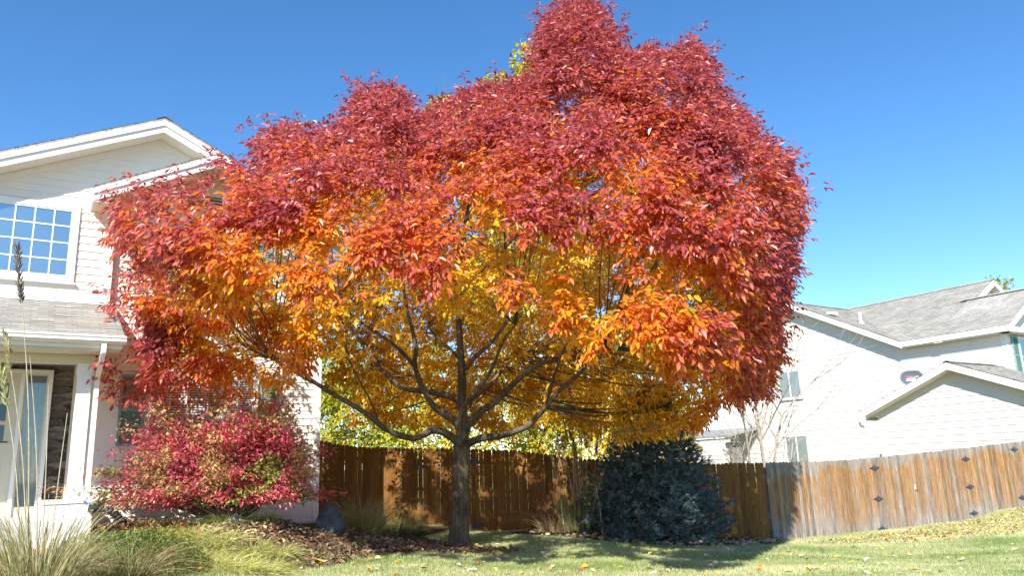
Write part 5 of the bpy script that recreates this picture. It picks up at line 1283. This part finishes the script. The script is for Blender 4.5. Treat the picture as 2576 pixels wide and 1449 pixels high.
boulder(540, 1322, .26, .2, .17, 'palerock', 'pale rough rock left of the stems of the red bush', 7.7, .05)
boulder(592, 1334, .18, .15, .13, 'palerock', 'pale rough rock directly under the stems of the red bush', 8.8, -.05)
boulder(1775, 1361, .17, .13, .10, 'rock', 'rounded pale stone topping the pebbles by the weathered fence', 9.4, .05, .2)
pm = [rock_mesh(1, .8, .55, s_, 2, .2) for s_ in (11.1, 12.2, 13.3, 14.4)]
pcols = [(1, .95, .9), (.75, .72, .72), (1.35, 1.25, 1.15), (1.1, .85, .75)]
for q, c_ in zip(pm, pcols):
    q.materials.append(M['pebble']); a = q.attributes['Col']; a.data.foreach_set('color', np.tile(np.array([*c_, 1], dtype=np.float32), len(q.vertices)))
plab = ['grey brown river pebble edging the bed before the spruce', 'dark grey river pebble edging the bed before the spruce', 'pale river pebble edging the bed before the spruce', 'pinkish river pebble edging the bed before the spruce']
ep = np.array([(1320, 1345), (1400, 1352), (1520, 1363), (1650, 1370), (1800, 1373), (1905, 1371), (1966, 1368)])
proto = []
for k in range(4):
    o = bpy.data.objects.new('pebble', pm[k]); proto.append(o)
for i in range(190):
    u = rng.uniform(1320, 1966); u = u if rng.random() < .4 else rng.uniform(1560, 1966); v = np.interp(u, ep[:, 0], ep[:, 1]) + rng.normal() * 3.0 - 2; p = onground(u, v); k = int(rng.integers(0, 4))
    o = proto[k] if proto[k].name not in COL.objects else proto[k].copy(); COL.objects.link(o)
    s_ = rng.uniform(.035, .085); o.scale = (s_, s_, s_); o.location = (p[0], p[1], float(gz(p[0], p[1])) + s_ * .3 + .02); o.rotation_euler = (rng.normal() * .2, rng.normal() * .2, rng.uniform(0, 6.28))
    tag(o, plab[k], 'pebble', 'river pebbles edging the bed by the fence')
st_ = MB(); p = onground(584, 1300); b_ = np.array(gl(p[0], p[1])); st_.prism([b_ + np.array([x_, -.25, z_]) for x_, z_ in ((-.02, 0), (.02, 0), (.03, .24), (.0, .3), (-.015, .24))], (0, .006, 0)); tag(st_.build('plant_stake', M['yellowtag']), 'small yellow plant stake at the foot of the red bush', 'stake')

# ------------------------------------------------------------------ grass and fallen leaves
def visible_xy(n, umin=-60, umax=2640, vmin=1335, vmax=1475):
    # points on the lawn patch in front of the fences
    x_ = rng.uniform(-7.5, 16.5, n); y_ = rng.uniform(9.3, 23.2, n); z_ = gz(x_, y_); u, v = project(np.stack([x_, y_, z_], -1))
    k = (u > umin) & (u < umax) & (v > vmin - 70) & (v < vmax)
    fence_y = np.where(x_ < 5.95, 18.62 + (x_ + 5) * .0256, 18.88 + (x_ - 5.97) * .459); k &= y_ < fence_y - .05
    k &= ~pip(x_, y_, bedL) & ~pip(x_, y_, bedR); return x_[k], y_[k]
gxs, gys = visible_xy(900000)
n = len(gxs); gzs = gz(gxs, gys); gp = np.stack([gxs, gys, gzs], -1)
patch = np.array([mnoise.noise((x_ * .45, y_ * 1.1, 3.0)) + .5 * mnoise.noise((x_ * 1.7, y_ * 3.1, 8.0)) for x_, y_ in zip(gxs, gys)])
nb = norm(np.stack([rng.normal(size=n) * .55, rng.normal(size=n) * .55, np.ones(n)], -1)); L = rng.uniform(.028, .062, n); wv = norm(np.cross(nb, rand_dir(n))) * rng.uniform(.0035, .0065, n)[:, None]
V = np.stack([gp - wv - [0, 0, .01], gp + wv - [0, 0, .01], gp + nb * L[:, None]], 1)
dry = np.clip(.42 + patch * .55 + .25 * ((gys > 17) & (gxs > 6)) + .12 * (gys < 12) + rng.normal(size=n) * .16, 0, 1)[:, None]
gc = np.array([.22, .33, .085]) * (1 - dry) + np.array([.74, .70, .40]) * dry; gc = np.clip(gc * (1 + rng.normal(size=(n, 1)) * .18), .01, .8)
lg = link('lawn_grass', mesh_np(V.reshape(-1, 3), np.arange(n * 3), np.full(n, 3), np.repeat(gc, 3, 0)), M['blade']); tag(lg, 'short green lawn grass with dry straw coloured patches', 'grass', kind='stuff')
# leaf litter in the beds and along the fence
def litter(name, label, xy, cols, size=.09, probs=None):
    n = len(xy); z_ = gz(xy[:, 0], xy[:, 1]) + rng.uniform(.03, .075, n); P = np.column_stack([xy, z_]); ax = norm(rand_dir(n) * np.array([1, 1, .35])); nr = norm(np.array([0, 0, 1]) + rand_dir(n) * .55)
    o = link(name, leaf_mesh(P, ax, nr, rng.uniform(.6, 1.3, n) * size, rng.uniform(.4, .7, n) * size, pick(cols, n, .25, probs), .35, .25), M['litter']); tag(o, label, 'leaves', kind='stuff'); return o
def scatter_poly(poly, n):
    poly = np.asarray(poly); lo, hi = poly.min(0), poly.max(0); o = np.empty((0, 2))
    while len(o) < n:
        q = rng.uniform(lo, hi, (n * 3, 2)); o = np.concatenate([o, q[pip(q[:, 0], q[:, 1], poly)]])
    return o[:n]
sh = [onground(*p) for p in [(640, 1412), (760, 1398), (1000, 1397), (1080, 1392), (1330, 1392), (1180, 1380), (1100, 1362), (900, 1350), (760, 1340), (680, 1370)]]
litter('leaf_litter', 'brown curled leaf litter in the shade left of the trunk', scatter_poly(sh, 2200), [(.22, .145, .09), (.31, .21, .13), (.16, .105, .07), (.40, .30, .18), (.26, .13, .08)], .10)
lb1 = scatter_poly([onground(*p) for p in [(120, 1468), (330, 1444), (560, 1422), (740, 1402), (680, 1372), (400, 1360), (330, 1400), (200, 1430)]], 1500)
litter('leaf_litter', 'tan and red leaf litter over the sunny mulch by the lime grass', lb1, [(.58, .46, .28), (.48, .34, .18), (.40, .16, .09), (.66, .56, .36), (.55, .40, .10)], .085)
lr = scatter_poly(bedR, 700); litter('leaf_litter', 'gold and brown leaves in the bed under the spruce', lr, [(.50, .30, .08), (.30, .16, .07), (.6, .42, .12)], .08)
la = scatter_poly([onground(*p) for p in [(2000, 1372), (2250, 1345), (2420, 1318), (2600, 1278), (2600, 1345), (2420, 1362), (2200, 1372)]], 900)
litter('leaf_litter', 'pale tan leaves drifted along the foot of the weathered fence', la, [(.62, .46, .22), (.55, .36, .15), (.70, .58, .34), (.66, .50, .10)], .085)
# single fallen leaves on the lawn
lcols = [((.72, .52, .05), 'yellow fallen leaf lying on the lawn'), ((.66, .56, .36), 'pale tan fallen leaf lying on the lawn'), ((.45, .10, .06), 'red fallen leaf lying on the lawn'), ((.60, .26, .07), 'orange fallen leaf lying on the lawn'), ((.74, .70, .60), 'whitish dried fallen leaf lying on the lawn')]
lprot = []
for c_, lab in lcols:
    me = leaf_mesh(np.zeros((1, 3)), np.array([[1., 0, 0]]), np.array([[0, 0, 1.]]), [1.0], [.52], np.array([c_]), .16, .10); me.materials.append(M['litter']); lprot.append((me, lab))
first = {}
k = 0
while k < 240:
    u, v = rng.uniform(350, 2600), rng.uniform(1372, 1452); x_, y_ = onground(u, v)
    fy = 18.62 + (x_ + 5) * .0256 if x_ < 5.95 else 18.88 + (x_ - 5.97) * .459
    if y_ > fy - .3 or pip(np.array([x_]), np.array([y_]), bedL)[0] or pip(np.array([x_]), np.array([y_]), bedR)[0]: continue
    j = int(rng.choice(5, p=[.26, .38, .04, .08, .24])); me, lab = lprot[j]
    if j not in first: o = bpy.data.objects.new('fallen_leaf', me); first[j] = o
    else: o = first[j].copy()
    COL.objects.link(o); s_ = rng.uniform(.08, .15); o.scale = (s_, s_, s_); o.location = (x_, y_, float(gz(x_, y_)) + .045); o.rotation_euler = (rng.normal() * .3, rng.normal() * .3, rng.uniform(0, 6.28))
    tag(o, lab, 'fallen leaf', 'fallen leaves scattered on the lawn'); k += 1
